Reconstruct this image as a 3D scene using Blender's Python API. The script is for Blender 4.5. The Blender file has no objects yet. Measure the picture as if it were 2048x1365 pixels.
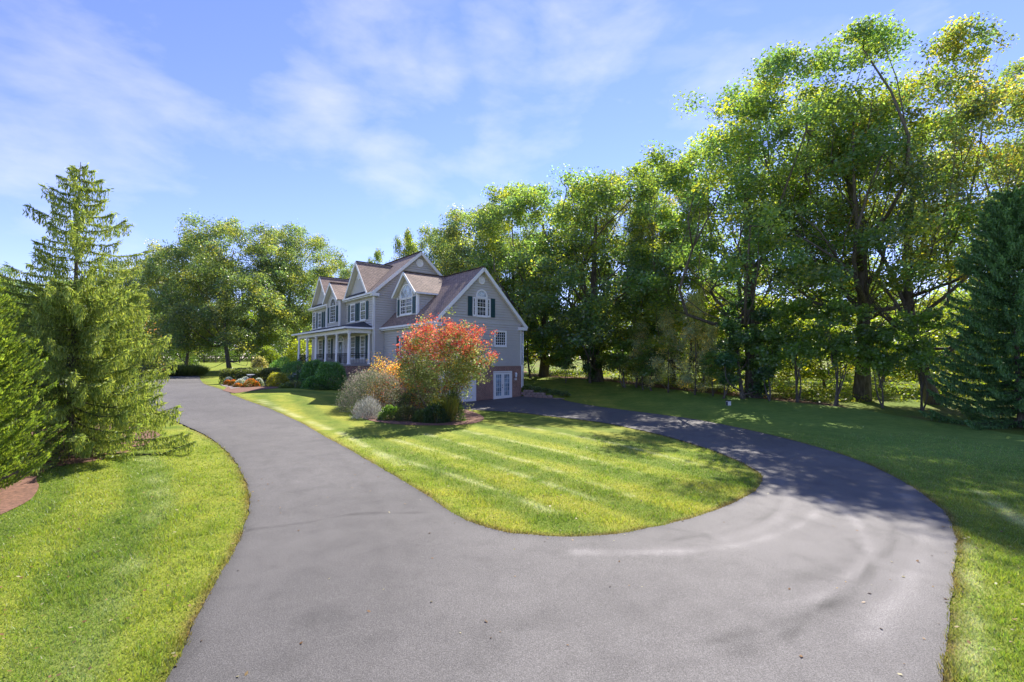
import bpy, math, random
import numpy as np
from mathutils import Vector, Matrix
from mathutils.geometry import delaunay_2d_cdt
S = bpy.context.scene
COL = S.collection
rng = np.random.default_rng(7)

# ------------------------------------------------------------------ camera, sky, sun, exposure
F, YH, CZ = 935.0, 722.0, 3.05
PIT = math.atan((YH - 682.5) / F)
cam = bpy.data.objects.new('camera', bpy.data.cameras.new('camera'))
COL.objects.link(cam); S.camera = cam
cam.location = (0, 0, CZ); cam.rotation_euler = (math.pi / 2 + PIT, 0, 0)
cam.data.sensor_width = 36; cam.data.lens = 36 * F / 2048
cam.data.clip_start = 0.1; cam.data.clip_end = 3000

SUN_AZ, SUN_EL = math.radians(21), math.radians(45)
W = bpy.data.worlds.new('World'); S.world = W; W.use_nodes = True
nt = W.node_tree; nt.nodes.clear()
def N(t, typ, **kw):
    n = t.nodes.new(typ)
    for k, v in kw.items(): setattr(n, k, v)
    return n
out = N(nt, 'ShaderNodeOutputWorld'); bg = N(nt, 'ShaderNodeBackground')
sky = N(nt, 'ShaderNodeTexSky'); sky.sky_type = 'NISHITA'; sky.sun_disc = False
sky.sun_elevation = SUN_EL; sky.sun_rotation = SUN_AZ
sky.air_density = 1.0; sky.dust_density = 0.0; sky.ozone_density = 3.0; sky.altitude = 200
tc = N(nt, 'ShaderNodeTexCoord')
mp = N(nt, 'ShaderNodeMapping'); mp.inputs['Scale'].default_value = (1.5, 1.3, 3.6); mp.inputs['Location'].default_value = (0.35, 0.1, 0.62)
mp.inputs['Rotation'].default_value = (0, math.radians(-14), 0)
nz = N(nt, 'ShaderNodeTexNoise'); nz.inputs['Scale'].default_value = 1.5; nz.inputs['Detail'].default_value = 7; nz.inputs['Roughness'].default_value = 0.52; nz.inputs['Distortion'].default_value = 0.3
rp = N(nt, 'ShaderNodeValToRGB'); rp.color_ramp.elements[0].position = 0.58; rp.color_ramp.elements[1].position = 0.9
rp.color_ramp.elements[1].color = (.4, .4, .4, 1)
tint = N(nt, 'ShaderNodeMix', data_type='RGBA', blend_type='MULTIPLY'); tint.inputs[0].default_value = 1
tint.inputs[7].default_value = (0.62, 0.55, 0.76, 1)
mx = N(nt, 'ShaderNodeMix', data_type='RGBA')
mx.inputs[7].default_value = (4.0, 3.8, 5.0, 1)
L = nt.links.new
# soft cumulus patches in the upper middle of the view and wisps elsewhere
cn = N(nt, 'ShaderNodeTexNoise'); cn.inputs['Scale'].default_value = 5; cn.inputs['Detail'].default_value = 8; cn.inputs['Roughness'].default_value = .55; cn.inputs['Distortion'].default_value = .15
mp2 = N(nt, 'ShaderNodeMapping'); mp2.inputs['Scale'].default_value = (1, 1, 2.2); L(tc.outputs['Generated'], mp2.inputs[0]); L(mp2.outputs[0], cn.inputs['Vector'])
acc = None
for (cx_, cy_, rad_) in ((700, 90, .17), (790, 160, .16), (640, 190, .17), (1010, 95, .12), (880, 140, .10), (1420, 190, .26), (150, 120, .3), (780, 330, .14), (1180, 60, .2)):
    a_, b_ = (cx_ - 1024) / F, (682.5 - cy_) / F; dv_ = Vector((a_, math.cos(PIT) - b_ * math.sin(PIT), math.sin(PIT) + b_ * math.cos(PIT))).normalized()
    ds = N(nt, 'ShaderNodeVectorMath', operation='DISTANCE'); ds.inputs[1].default_value = dv_; L(tc.outputs['Generated'], ds.inputs[0])
    mr = N(nt, 'ShaderNodeMapRange', interpolation_type='SMOOTHSTEP'); mr.inputs[1].default_value = rad_; mr.inputs[2].default_value = 0; mr.inputs[3].default_value = 0; mr.inputs[4].default_value = .22 if rad_ < .25 else .14; L(ds.outputs['Value'], mr.inputs[0])
    if acc is None: acc = mr.outputs[0]
    else:
        ad = N(nt, 'ShaderNodeMath', operation='MAXIMUM'); L(acc, ad.inputs[0]); L(mr.outputs[0], ad.inputs[1]); acc = ad.outputs[0]
sm = N(nt, 'ShaderNodeMath', operation='ADD'); L(cn.outputs['Fac'], sm.inputs[0]); L(acc, sm.inputs[1])
rp2 = N(nt, 'ShaderNodeValToRGB'); rp2.color_ramp.elements[0].position = .54; rp2.color_ramp.elements[1].position = .95; rp2.color_ramp.elements[1].color = (.36, .36, .36, 1); L(sm.outputs[0], rp2.inputs[0])
L(tc.outputs['Generated'], mp.inputs['Vector']); L(mp.outputs[0], nz.inputs['Vector']); L(nz.outputs['Fac'], rp.inputs[0])
L(sky.outputs[0], tint.inputs[6]); L(tint.outputs[2], mx.inputs[6]); L(rp.outputs['Color'], mx.inputs[0])
mx2 = N(nt, 'ShaderNodeMix', data_type='RGBA'); mx2.inputs[7].default_value = (4.3, 4.05, 5.0, 1); L(rp2.outputs[0], mx2.inputs[0]); L(mx.outputs[2], mx2.inputs[6])
L(mx2.outputs[2], bg.inputs[0]); L(bg.outputs[0], out.inputs[0]); bg.inputs[1].default_value = 0.105
sun = bpy.data.objects.new('sun', bpy.data.lights.new('sun', 'SUN')); COL.objects.link(sun)
sun.data.energy = 3.3; sun.data.angle = math.radians(0.5); sun.data.color = (1.0, 0.94, 0.84)
sd = Vector((math.sin(SUN_AZ) * math.cos(SUN_EL), math.cos(SUN_AZ) * math.cos(SUN_EL), math.sin(SUN_EL)))
sun.rotation_euler = sd.to_track_quat('Z', 'Y').to_euler()
S.view_settings.view_transform = 'Standard'; S.view_settings.look = 'None'
S.view_settings.exposure = 1.72; S.view_settings.gamma = 1
S.cycles.max_bounces = 9; S.cycles.diffuse_bounces = 5; S.cycles.transmission_bounces = 4; S.cycles.transparent_max_bounces = 4

# ------------------------------------------------------------------ ground height and pixel -> ground
CP = np.array([(-6,3,0),(0,3,0),(8,3,0),(-15,8,0),(15,6,0),(0,12,0),(9,13,0),(16,14,.08),(-8,14,0),(-13,14,.08),(-20,15,.3),
 (-5,22,0),(0,25,0),(5,28,0),(10,24,.08),(-3,31,0),(1,35,0),(-5,33,0),(2.5,36,0),(-8,28,.2),(-10,24,.12),(-12,31,.75),(-14,35,1.05),(-17,31,.95),
 (-12,37,1.1),(-20,42,1.2),(-16,26,.45),(-14,20,.15),(-25,35,1.05),(-30,50,1.2),(-28,42,1.1),(-36,40,1.2),(-45,90,2.3),(-60,115,3.2),
 (0,130,3.2),(60,120,3.2),(-90,60,2.2),(5,44,.95),(9,50,1.15),(0,55,1.4),(-10,60,1.5),(15,42,.85),(16,33,.5),(22,31,.4),(26,26,.28),
 (25,20,.18),(33,30,.6),(40,45,1.1),(20,60,1.4),(60,60,2),(-12,44,1.2),(-40,15,.6),(40,10,.3),(0,-20,0),(30,-15,0),(-30,-15,0),(-22,60,1.4),
 (150,60,3.4),(-150,60,3.4),(120,170,4),(-120,170,4),(0,200,4),(120,-40,1),(-120,-40,1)], float)
def _k(r2): return 0.5 * r2 * np.log(r2 + 1e-9)
_n = len(CP)
_A = np.zeros((_n + 3, _n + 3)); _d2 = ((CP[:, None, :2] - CP[None, :, :2]) ** 2).sum(-1)
_A[:_n, :_n] = _k(_d2) + np.eye(_n) * 6.0; _A[:_n, _n] = 1; _A[:_n, _n+1:_n+3] = CP[:, :2]; _A[_n:, :_n] = _A[:_n, _n:].T
_w = np.linalg.solve(_A, np.r_[CP[:, 2], 0, 0, 0])
RW0, RW1 = np.array([0.78, 37.85]), np.array([4.05, 36.5])      # retaining wall line
RWd = (RW1 - RW0) / np.linalg.norm(RW1 - RW0); RWn = np.array([-RWd[1], RWd[0]]); RWL = np.linalg.norm(RW1 - RW0)
def hgt(P):
    P = np.atleast_2d(np.asarray(P, float))[:, :2]
    o = np.empty(len(P))
    for i in range(0, len(P), 20000):
        p = P[i:i+20000]
        d2 = ((p[:, None] - CP[None, :, :2]) ** 2).sum(-1)
        o[i:i+20000] = _k(d2) @ _w[:_n] + _w[_n] + p @ _w[_n+1:]
    rr = np.hypot(P[:, 0], P[:, 1]); o = o * (rr < 220) + (3.6) * (rr >= 220)
    t = (P - RW0) @ RWd; d = (P - RW0) @ RWn
    ht = np.clip(0.62 - 0.5 * t / RWL, 0, .62)
    o += np.where((d > .12) & (t < RWL), ht * np.exp(-np.clip(d, 0, 99) / 3.0) * np.clip((d - .12) / .1, 0, 1) * np.clip(1 + t / 4.0, 0, 1), 0)
    return o
def h1(x, y): return float(hgt([(x, y)])[0])
def ray(px, py):
    a, b = (px - 1024) / F, (682.5 - py) / F
    return np.array([a, math.cos(PIT) - b * math.sin(PIT), math.sin(PIT) + b * math.cos(PIT)])
def G(px, py):                       # picture point -> point on the ground
    d = ray(px, py); lo, hi = 2.0, 200.0
    ts = np.linspace(lo, 190, 800); pts = ts[:, None] * d
    below = (CZ + pts[:, 2]) < hgt(pts[:, :2])
    i = int(np.argmax(below)) if below.any() else len(ts) - 1
    a, b = ts[max(i - 1, 0)], ts[i]
    for _ in range(12):
        m = (a + b) / 2
        if CZ + m * d[2] < h1(m * d[0], m * d[1]): b = m
        else: a = m
    return (b * d[0], b * d[1])
def AT(px, Y):                       # picture column at a distance -> ground point
    x = (px - 1024) / F * Y
    return (x, Y, h1(x, Y))
def HT(py, Y): return CZ + (YH - py) / F * Y      # world height of picture row at a distance

# ------------------------------------------------------------------ mesh helpers
def link(o, parent=None):
    COL.objects.link(o)
    if parent is not None: o.parent = parent
    return o
def tag(o, label=None, cat=None, group=None, kind=None):
    if label: o['label'] = label
    if cat: o['category'] = cat
    if group: o['group'] = group
    if kind: o['kind'] = kind
    return o
def empty(name, loc=(0, 0, 0), rz=0):
    o = bpy.data.objects.new(name, None); o.location = loc; o.rotation_euler = (0, 0, rz); o.empty_display_size = .3
    return link(o)
def npmesh(name, V, Fc, mat=None, col=None, smooth=False, uv=None):
    V = np.asarray(V, np.float32); Fc = np.asarray(Fc, np.int32)
    me = bpy.data.meshes.new(name); k = Fc.shape[1]
    me.vertices.add(len(V)); me.vertices.foreach_set('co', V.ravel())
    me.loops.add(Fc.size); me.loops.foreach_set('vertex_index', Fc.ravel())
    me.polygons.add(len(Fc)); me.polygons.foreach_set('loop_start', np.arange(len(Fc), dtype=np.int32) * k)
    if smooth: me.polygons.foreach_set('use_smooth', np.ones(len(Fc), bool))
    me.update(calc_edges=True)
    if col is not None:
        a = me.color_attributes.new('col', 'FLOAT_COLOR', 'POINT'); c = np.ones((len(V), 4), np.float32); c[:, :3] = col; a.data.foreach_set('color', c.ravel())
    if mat: me.materials.append(mat)
    return me
class MB:
    """collects polygons; build() links one mesh object"""
    def __init__(s): s.v = []; s.f = []; s.uv = {}
    def poly(s, pts, uv=None):
        i = len(s.v); s.v += [tuple(map(float, p)) for p in pts]; s.f.append(tuple(range(i, i + len(pts))))
        if uv: s.uv[len(s.f) - 1] = uv
    def box(s, x0, x1, y0, y1, z0, z1, T=None):
        p = [Vector((x, y, z)) for z in (z0, z1) for (x, y) in ((x0, y0), (x1, y0), (x1, y1), (x0, y1))]
        if T: p = [T(q) for q in p]
        for f in ((3,2,1,0),(4,5,6,7),(0,1,5,4),(1,2,6,5),(2,3,7,6),(3,0,4,7)): s.poly([p[i] for i in f])
    def beam(s, a, b, w, h, up=(0, 0, 1)):          # rectangular bar from a to b
        a, b = Vector(a), Vector(b); d = (b - a).normalized(); u = Vector(up); sx = d.cross(u).normalized() * w / 2; uz = sx.cross(d).normalized() * h / 2
        q = [a - sx - uz, a + sx - uz, a + sx + uz, a - sx + uz]; r = [x + (b - a) for x in q]
        s.poly(q); s.poly(r[::-1])
        for i in range(4): j = (i + 1) % 4; s.poly([q[i], r[i], r[j], q[j]])
    def prism(s, pts, off):                          # planar polygon extruded by vector off
        off = Vector(off); P = [Vector(p) for p in pts]; Q = [p + off for p in P]
        s.poly(P); s.poly(Q[::-1])
        for i in range(len(P)): j = (i + 1) % len(P); s.poly([P[i], Q[i], Q[j], P[j]])
    def tube(s, pts, rad, n=8):
        P = [Vector(p) for p in pts]; rings = []
        for i, p in enumerate(P):
            d = (P[min(i + 1, len(P) - 1)] - P[max(i - 1, 0)]).normalized()
            a = d.orthogonal().normalized() if i == 0 else (pa - d * pa.dot(d)).normalized()
            pa = a; b = d.cross(a); r = rad[i] if hasattr(rad, '__len__') else rad
            base = len(s.v); s.v += [tuple(p + (a * math.cos(t) + b * math.sin(t)) * r) for t in [2 * math.pi * k / n for k in range(n)]]
            rings.append(base)
        for i in range(len(P) - 1):
            for k in range(n): s.f.append((rings[i] + k, rings[i] + (k + 1) % n, rings[i+1] + (k + 1) % n, rings[i+1] + k))
        s.f.append(tuple(rings[0] + k for k in reversed(range(n)))); s.f.append(tuple(rings[-1] + k for k in range(n)))
    def lathe(s, c, prof, n=14):
        rings = []
        for r, z in prof:
            rings.append(len(s.v)); s.v += [(c[0] + r * math.cos(2*math.pi*k/n), c[1] + r * math.sin(2*math.pi*k/n), c[2] + z) for k in range(n)]
        for i in range(len(prof) - 1):
            for k in range(n): s.f.append((rings[i] + k, rings[i] + (k+1) % n, rings[i+1] + (k+1) % n, rings[i+1] + k))
        s.f.append(tuple(rings[0] + k for k in reversed(range(n)))); s.f.append(tuple(rings[-1] + k for k in range(n)))
    def mesh(s, name, mat):
        me = bpy.data.meshes.new(name); me.from_pydata(s.v, [], s.f)
        if s.uv:
            u = me.uv_layers.new(name='UVMap')
            for fi, c in s.uv.items():
                p = me.polygons[fi]
                for k, li in enumerate(p.loop_indices): u.data[li].uv = c[k]
        me.materials.append(mat); me.update(); return me
    def build(s, name, mat, parent=None, smooth=False):
        me = s.mesh(name, mat)
        if smooth:
            for p in me.polygons: p.use_smooth = True
        return link(bpy.data.objects.new(name, me), parent)

# ------------------------------------------------------------------ materials
def newmat(name):
    m = bpy.data.materials.new(name); m.use_nodes = True; t = m.node_tree; t.nodes.clear()
    return m, t, N(t, 'ShaderNodeOutputMaterial')
def noise(t, scale, detail=4, rough=.55, vec=None, dist=0):
    n = N(t, 'ShaderNodeTexNoise'); n.inputs['Scale'].default_value = scale; n.inputs['Detail'].default_value = detail; n.inputs['Roughness'].default_value = rough; n.inputs['Distortion'].default_value = dist
    if vec is None:
        c = t.nodes.get('TC') or N(t, 'ShaderNodeTexCoord', name='TC'); vec = c.outputs['Object']
    t.links.new(vec, n.inputs['Vector']); return n
def ramp(t, src, stops):
    r = N(t, 'ShaderNodeValToRGB'); e = r.color_ramp.elements
    while len(e) < len(stops): e.new(.5)
    for k, (p, c) in enumerate(stops): e[k].position = p; e[k].color = (*c, 1) if len(c) == 3 else c
    t.links.new(src, r.inputs[0]); return r.outputs[0]
def mixc(t, fac, a, b, mode='MIX'):
    m = N(t, 'ShaderNodeMix', data_type='RGBA', blend_type=mode)
    for s, v in ((0, fac), (6, a), (7, b)):
        if hasattr(v, 'is_linked'): t.links.new(v, m.inputs[s])
        elif s == 0: m.inputs[0].default_value = v
        else: m.inputs[s].default_value = (*v, 1)
    return m.outputs[2]
def bump(t, src, strength, dist=.01):
    b = N(t, 'ShaderNodeBump'); b.inputs['Strength'].default_value = strength; b.inputs['Distance'].default_value = dist
    t.links.new(src, b.inputs['Height']); return b.outputs[0]
def simple(name, c, rough=.6, var=.12, scale=3, metal=0, bs=0, spec=.5):
    m, t, o = newmat(name); p = N(t, 'ShaderNodeBsdfPrincipled')
    n = noise(t, scale, 5); dk = tuple(x * (1 - var) for x in c); lt = tuple(min(1, x * (1 + var)) for x in c)
    t.links.new(ramp(t, n.outputs[0], [(.3, dk), (.7, lt)]), p.inputs['Base Color'])
    p.inputs['Roughness'].default_value = rough; p.inputs['Metallic'].default_value = metal; p.inputs['Specular IOR Level'].default_value = spec
    if bs:
        n2 = noise(t, 60, 3); t.links.new(bump(t, n2.outputs[0], bs), p.inputs['Normal'])
    t.links.new(p.outputs[0], o.inputs[0]); return m
def glass(name, c, rough=.06):
    m, t, o = newmat(name); p = N(t, 'ShaderNodeBsdfPrincipled'); n = noise(t, 2.3, 2)
    t.links.new(ramp(t, n.outputs[0], [(.35, tuple(x * .5 for x in c)), (.7, tuple(x * 1.5 for x in c))]), p.inputs['Base Color'])
    p.inputs['Roughness'].default_value = rough; p.inputs['Specular IOR Level'].default_value = .9
    n2 = noise(t, 1.1, 1); t.links.new(bump(t, n2.outputs[0], .15, .02), p.inputs['Normal'])
    t.links.new(p.outputs[0], o.inputs[0]); return m
def leafmat(name, trans=.55, gain=(3.0, 2.7, .9), gloss=.07, rough=.45):
    m, t, o = newmat(name)
    a = N(t, 'ShaderNodeAttribute'); a.attribute_name = 'col'
    d = N(t, 'ShaderNodeBsdfDiffuse'); tr = N(t, 'ShaderNodeBsdfTranslucent'); g = N(t, 'ShaderNodeBsdfGlossy'); g.inputs['Roughness'].default_value = rough
    t.links.new(a.outputs['Color'], d.inputs[0])
    t.links.new(mixc(t, 1.0, a.outputs['Color'], gain, 'MULTIPLY'), tr.inputs[0])
    ms = N(t, 'ShaderNodeMixShader'); ms.inputs[0].default_value = trans; t.links.new(d.outputs[0], ms.inputs[1]); t.links.new(tr.outputs[0], ms.inputs[2])
    m2 = N(t, 'ShaderNodeMixShader'); m2.inputs[0].default_value = gloss; t.links.new(ms.outputs[0], m2.inputs[1]); t.links.new(g.outputs[0], m2.inputs[2])
    t.links.new(m2.outputs[0], o.inputs[0]); return m
def brickmat(name, c1, c2, mort, bw, bh, uv=False, rough=.85, ms=.012):
    m, t, o = newmat(name); p = N(t, 'ShaderNodeBsdfPrincipled'); b = N(t, 'ShaderNodeTexBrick')
    b.inputs['Scale'].default_value = 1; b.inputs['Brick Width'].default_value = bw; b.inputs['Row Height'].default_value = bh; b.inputs['Mortar Size'].default_value = ms
    b.inputs['Color1'].default_value = (*c1, 1); b.inputs['Color2'].default_value = (*c2, 1); b.inputs['Mortar'].default_value = (*mort, 1)
    c = N(t, 'ShaderNodeTexCoord', name='TC'); t.links.new(c.outputs['UV'], b.inputs['Vector'])
    n = noise(t, 1.3, 6); n2 = noise(t, 9, 5)
    cc = mixc(t, .55, b.outputs['Color'], ramp(t, n2.outputs[0], [(.35, (.5, .5, .5)), (.7, (1.35, 1.3, 1.25))]), 'MULTIPLY')
    cc = mixc(t, .35, cc, ramp(t, n.outputs[0], [(.35, (.55, .55, .55)), (.7, (1.3, 1.3, 1.3))]), 'MULTIPLY')
    t.links.new(cc, p.inputs['Base Color']); p.inputs['Roughness'].default_value = rough
    t.links.new(bump(t, b.outputs['Fac'], -.8 if True else 1, .01), p.inputs['Normal'])
    t.links.new(p.outputs[0], o.inputs[0]); return m
M = {}
M['leaf'] = leafmat('leaf'); M['needle'] = leafmat('needle', .4, (1.9, 1.8, .7), .02)
M['petal'] = leafmat('petal', .35, (1.1, 1.1, 1.1), .03)
M['blade'] = leafmat('grass_blade', .4, (1.45, 1.6, .8), .05)
M['white'] = simple('white_trim', (.78, .79, .79), .45, .04)
M['siding'] = simple('grey_siding', (.47, .46, .44), .6, .06, .8)
M['soffit'] = simple('cream_soffit', (.72, .70, .62), .6, .04)
M['shutter'] = simple('teal_shutter', (.012, .055, .068), .45, .1)
M['black'] = simple('black_metal', (.02, .02, .024), .4, .1, metal=.3)
M['doorpaint'] = simple('dark_door_paint', (.02, .035, .045), .4, .1)
M['floor'] = simple('porch_floor', (.3, .29, .28), .6, .1)
M['glass'] = glass('window_glass', (.035, .045, .05)); M['glass_light'] = glass('door_glass', (.22, .32, .42), .12); M['glass_fan'] = glass('fanlight_glass', (.42, .50, .58), .2)  # door panes have their light-blue reflection painted into the base colour
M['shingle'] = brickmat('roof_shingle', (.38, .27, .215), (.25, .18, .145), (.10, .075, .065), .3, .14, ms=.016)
M['dark_shingle'] = brickmat('dark_metal_roof', (.07, .075, .085), (.05, .055, .062), (.03, .03, .033), .3, .14)  # dark blue-grey roofing of the porch and pent strips
M['brick'] = brickmat('red_brick', (.32, .13, .085), (.22, .085, .06), (.38, .34, .30), .21, .075)
M['stone'] = simple('tan_block', (.27, .2, .165), .9, .25, 9, bs=.6)
def barkmat():
    m, t, o = newmat('bark'); p = N(t, 'ShaderNodeBsdfPrincipled')
    c = N(t, 'ShaderNodeTexCoord', name='TC'); mp = N(t, 'ShaderNodeMapping'); mp.inputs['Scale'].default_value = (5, 5, .9); t.links.new(c.outputs['Object'], mp.inputs[0])
    n = noise(t, 2.2, 7, .65, mp.outputs[0], .4)
    t.links.new(ramp(t, n.outputs[0], [(.3, (.05, .042, .035)), (.55, (.14, .12, .10)), (.75, (.26, .235, .20))]), p.inputs['Base Color'])
    p.inputs['Roughness'].default_value = .95; t.links.new(bump(t, n.outputs[0], 1, .05), p.inputs['Normal']); t.links.new(p.outputs[0], o.inputs[0]); return m
M['bark'] = barkmat()
M['twig'] = simple('pale_stem', (.2, .155, .11), .9, .25)
def groundmat():
    m, t, o = newmat('lawn'); p = N(t, 'ShaderNodeBsdfPrincipled'); a = N(t, 'ShaderNodeAttribute'); a.attribute_name = 'col'
    n1 = noise(t, .35, 5, .6); n2 = noise(t, 2.6, 6, .65); n3 = noise(t, 38, 4, .7)
    c = mixc(t, .6, a.outputs['Color'], ramp(t, n1.outputs[0], [(.3, (.75, .8, .7)), (.7, (1.3, 1.2, 1.15))]), 'MULTIPLY')
    c = mixc(t, .6, c, ramp(t, n2.outputs[0], [(.3, (.62, .7, .55)), (.72, (1.45, 1.28, 1.25))]), 'MULTIPLY')
    c = mixc(t, .75, c, ramp(t, n3.outputs[0], [(.3, (.45, .5, .45)), (.72, (1.6, 1.5, 1.5))]), 'MULTIPLY')
    t.links.new(c, p.inputs['Base Color']); p.inputs['Roughness'].default_value = .95; p.inputs['Specular IOR Level'].default_value = .15
    t.links.new(bump(t, n3.outputs[0], .9, .04), p.inputs['Normal']); t.links.new(p.outputs[0], o.inputs[0]); return m
M['lawn'] = groundmat()
def asphaltmat():
    m, t, o = newmat('asphalt'); p = N(t, 'ShaderNodeBsdfPrincipled'); a = N(t, 'ShaderNodeAttribute'); a.attribute_name = 'col'
    n1 = noise(t, .3, 5, .6); n2 = noise(t, 1.6, 7, .65, dist=.6); n3 = noise(t, 70, 3, .8); n4 = noise(t, 260, 2, .9)
    c = mixc(t, .5, a.outputs['Color'], ramp(t, n1.outputs[0], [(.3, (.72, .72, .74)), (.7, (1.25, 1.25, 1.25))]), 'MULTIPLY')
    c = mixc(t, .5, c, ramp(t, n2.outputs[0], [(.28, (.6, .6, .61)), (.5, (1, 1, 1)), (.75, (1.2, 1.2, 1.2))]), 'MULTIPLY')
    c = mixc(t, .8, c, ramp(t, n3.outputs[0], [(.3, (.35, .35, .35)), (.5, (.95, .95, .95)), (.72, (2.0, 2.0, 2.0))]), 'MULTIPLY')
    c = mixc(t, .6, c, ramp(t, n4.outputs[0], [(.35, (.55, .55, .55)), (.7, (1.6, 1.6, 1.6))]), 'MULTIPLY')
    t.links.new(c, p.inputs['Base Color']); p.inputs['Roughness'].default_value = .82; p.inputs['Specular IOR Level'].default_value = .35
    t.links.new(bump(t, n3.outputs[0], .55, .012), p.inputs['Normal']); t.links.new(p.outputs[0], o.inputs[0]); return m
M['asphalt'] = asphaltmat()
M['mulch'] = simple('mulch', (.17, .085, .055), .95, .45, 14, bs=1)
M['paver'] = brickmat('brick_walk', (.42, .2, .15), (.34, .15, .11), (.25, .2, .18), .2, .1)

# ------------------------------------------------------------------ driveway outline (traced on the ground)
def smooth(pts, step=.3):
    P = np.array(pts, float); o = []
    for i in range(len(P) - 1):
        p0, p1, p2, p3 = P[max(i-1, 0)], P[i], P[i+1], P[min(i+2, len(P)-1)]
        n = max(2, int(np.linalg.norm(p2 - p1) / step))
        for k in range(n):
            t = k / n; o.append(.5 * ((2*p1) + (-p0+p2)*t + (2*p0-5*p1+4*p2-p3)*t*t + (-p0+3*p1-3*p2+p3)*t**3))
    o.append(P[-1]); return np.array(o)
L_edge = [(-3.6, -6), (-3.4, 0), (-3.3, 3)] + [G(*p) for p in [(330,1365),(375,1270),(440,1150),(488,1060),(499,1000),(486,950),(455,905),(410,870),(345,840),(315,822),(295,805),(280,792),(240,782),(150,772),(20,765)]]
far_edge = [G(*p) for p in [(0,752),(200,752),(320,750),(385,750),(398,753),(401,760),(410,769),(432,776),(455,783),(463,790)]]
isl = [G(*p) for p in [(463,790),(490,800),(545,820),(600,845),(640,868),(690,895),(750,930),(820,970),(880,1010),(930,1040),(990,1060),(1060,1070),(1140,1074),(1230,1068),(1330,1050),(1420,1025),(1490,995),(1518,972),(1525,958),(1510,940),(1460,915),(1390,890),(1300,865),(1200,845),(1100,833),(1040,826),(980,822),(920,818),(885,812)]]
apron = [(-6.3, 31.0), (-5.5, 32.75), (0.7, 37.95), (4.0, 36.55)]
R_edge = [G(*p) for p in [(1125,800),(1200,814),(1300,827),(1400,841),(1500,861),(1600,885),(1700,915),(1790,955),(1860,1000),(1900,1040),(1912,1080),(1908,1150),(1900,1250),(1885,1365)]] + [(3.3, 3.5), (2.9, 2.2), (3.0, -6)]
loop = np.vstack([smooth(L_edge)[:-1], smooth(far_edge)[:-1], smooth(isl)[:-1], np.array(apron), smooth([apron[-1]] + R_edge)[1:]])
_jit = rng.normal(0, .013, loop.shape); loop = loop + _jit
def inside(P, poly):
    P = np.asarray(P); r = np.zeros(len(P), bool); x, y = P[:, 0], P[:, 1]
    for (x0, y0), (x1, y1) in zip(poly, np.roll(poly, -1, 0)):
        if y0 == y1: continue
        c = ((y0 > y) != (y1 > y)) & (x < (x1 - x0) * (y - y0) / (y1 - y0) + x0); r ^= c
    return r
def dist(P, poly, closed=True):
    P = np.asarray(P); best = np.full(len(P), 1e9); Q = np.roll(poly, -1, 0) if closed else poly[1:]; A = poly if closed else poly[:-1]
    for a, b in zip(A, Q):
        d = b - a; l = max((d ** 2).sum(), 1e-9); t = np.clip(((P - a) @ d) / l, 0, 1)
        best = np.minimum(best, ((P - a - t[:, None] * d) ** 2).sum(1))
    return np.sqrt(best)

# woods edge: everything behind this line is woodland floor
wl = np.array([G(*p) for p in [(1060,753),(1200,762),(1400,786),(1500,797),(1650,812),(1760,822),(1880,840),(1960,858),(2048,870)]] + [(30, 12), (40, 5)])
def vnoise(P, s, seed):              # cheap value noise for tint masks
    r = np.random.default_rng(seed); T = r.random((64, 64)); q = P / s; i = np.floor(q).astype(int); f = q - i; f = f * f * (3 - 2 * f)
    g = lambda a, b: T[(i[:, 0] + a) % 64, (i[:, 1] + b) % 64]
    return (g(0,0)*(1-f[:,0])+g(1,0)*f[:,0])*(1-f[:,1])+(g(0,1)*(1-f[:,0])+g(1,1)*f[:,0])*f[:,1]
isl_a = np.array(isl)
stripe_lines = []
for a, b in [((850,868),(1261,992)),((790,880),(1188,999)),((930,862),(1330,960)),((1030,850),(1400,930)),((740,900),(1120,1030))]:
    stripe_lines.append((np.array([G(*a), G(*((a[0]+b[0])*.5+12, (a[1]+b[1])*.5-3)), G(*b)]), .10))
for pts in [[(1935,1090),(1942,1180),(1940,1290),(1945,1350)]]: stripe_lines.append((np.array([G(*p) for p in pts]), .13))
for pts in [[(520,800),(600,835),(690,870),(800,930)], [(1960,985),(2048,1050)]]: stripe_lines.append((np.array([G(*p) for p in pts]), .16))
left_l = np.array([G(*p) for p in [(430,1365),(560*.6+60,1180),(420,1060),(440,1000),(425,950),(380,900),(330,868)]])
left_l2 = np.array([G(*p) for p in [(150,1365),(240,1180),(290,1080),(320,1000),(310,940),(280,900)]])
green = np.array([.14, .205, .022]); lite = np.array([.235, .29, .055]); pale = np.array([.42, .46, .24]); yel = np.array([.23, .265, .045])
brown = np.array([.16, .105, .05]); litter = np.array([.17, .105, .07]); under = np.array([.13, .19, .03]); deep = np.array([.17, .30, .07])  # deep is a green lightened for the tree-shaded lawn
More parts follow.
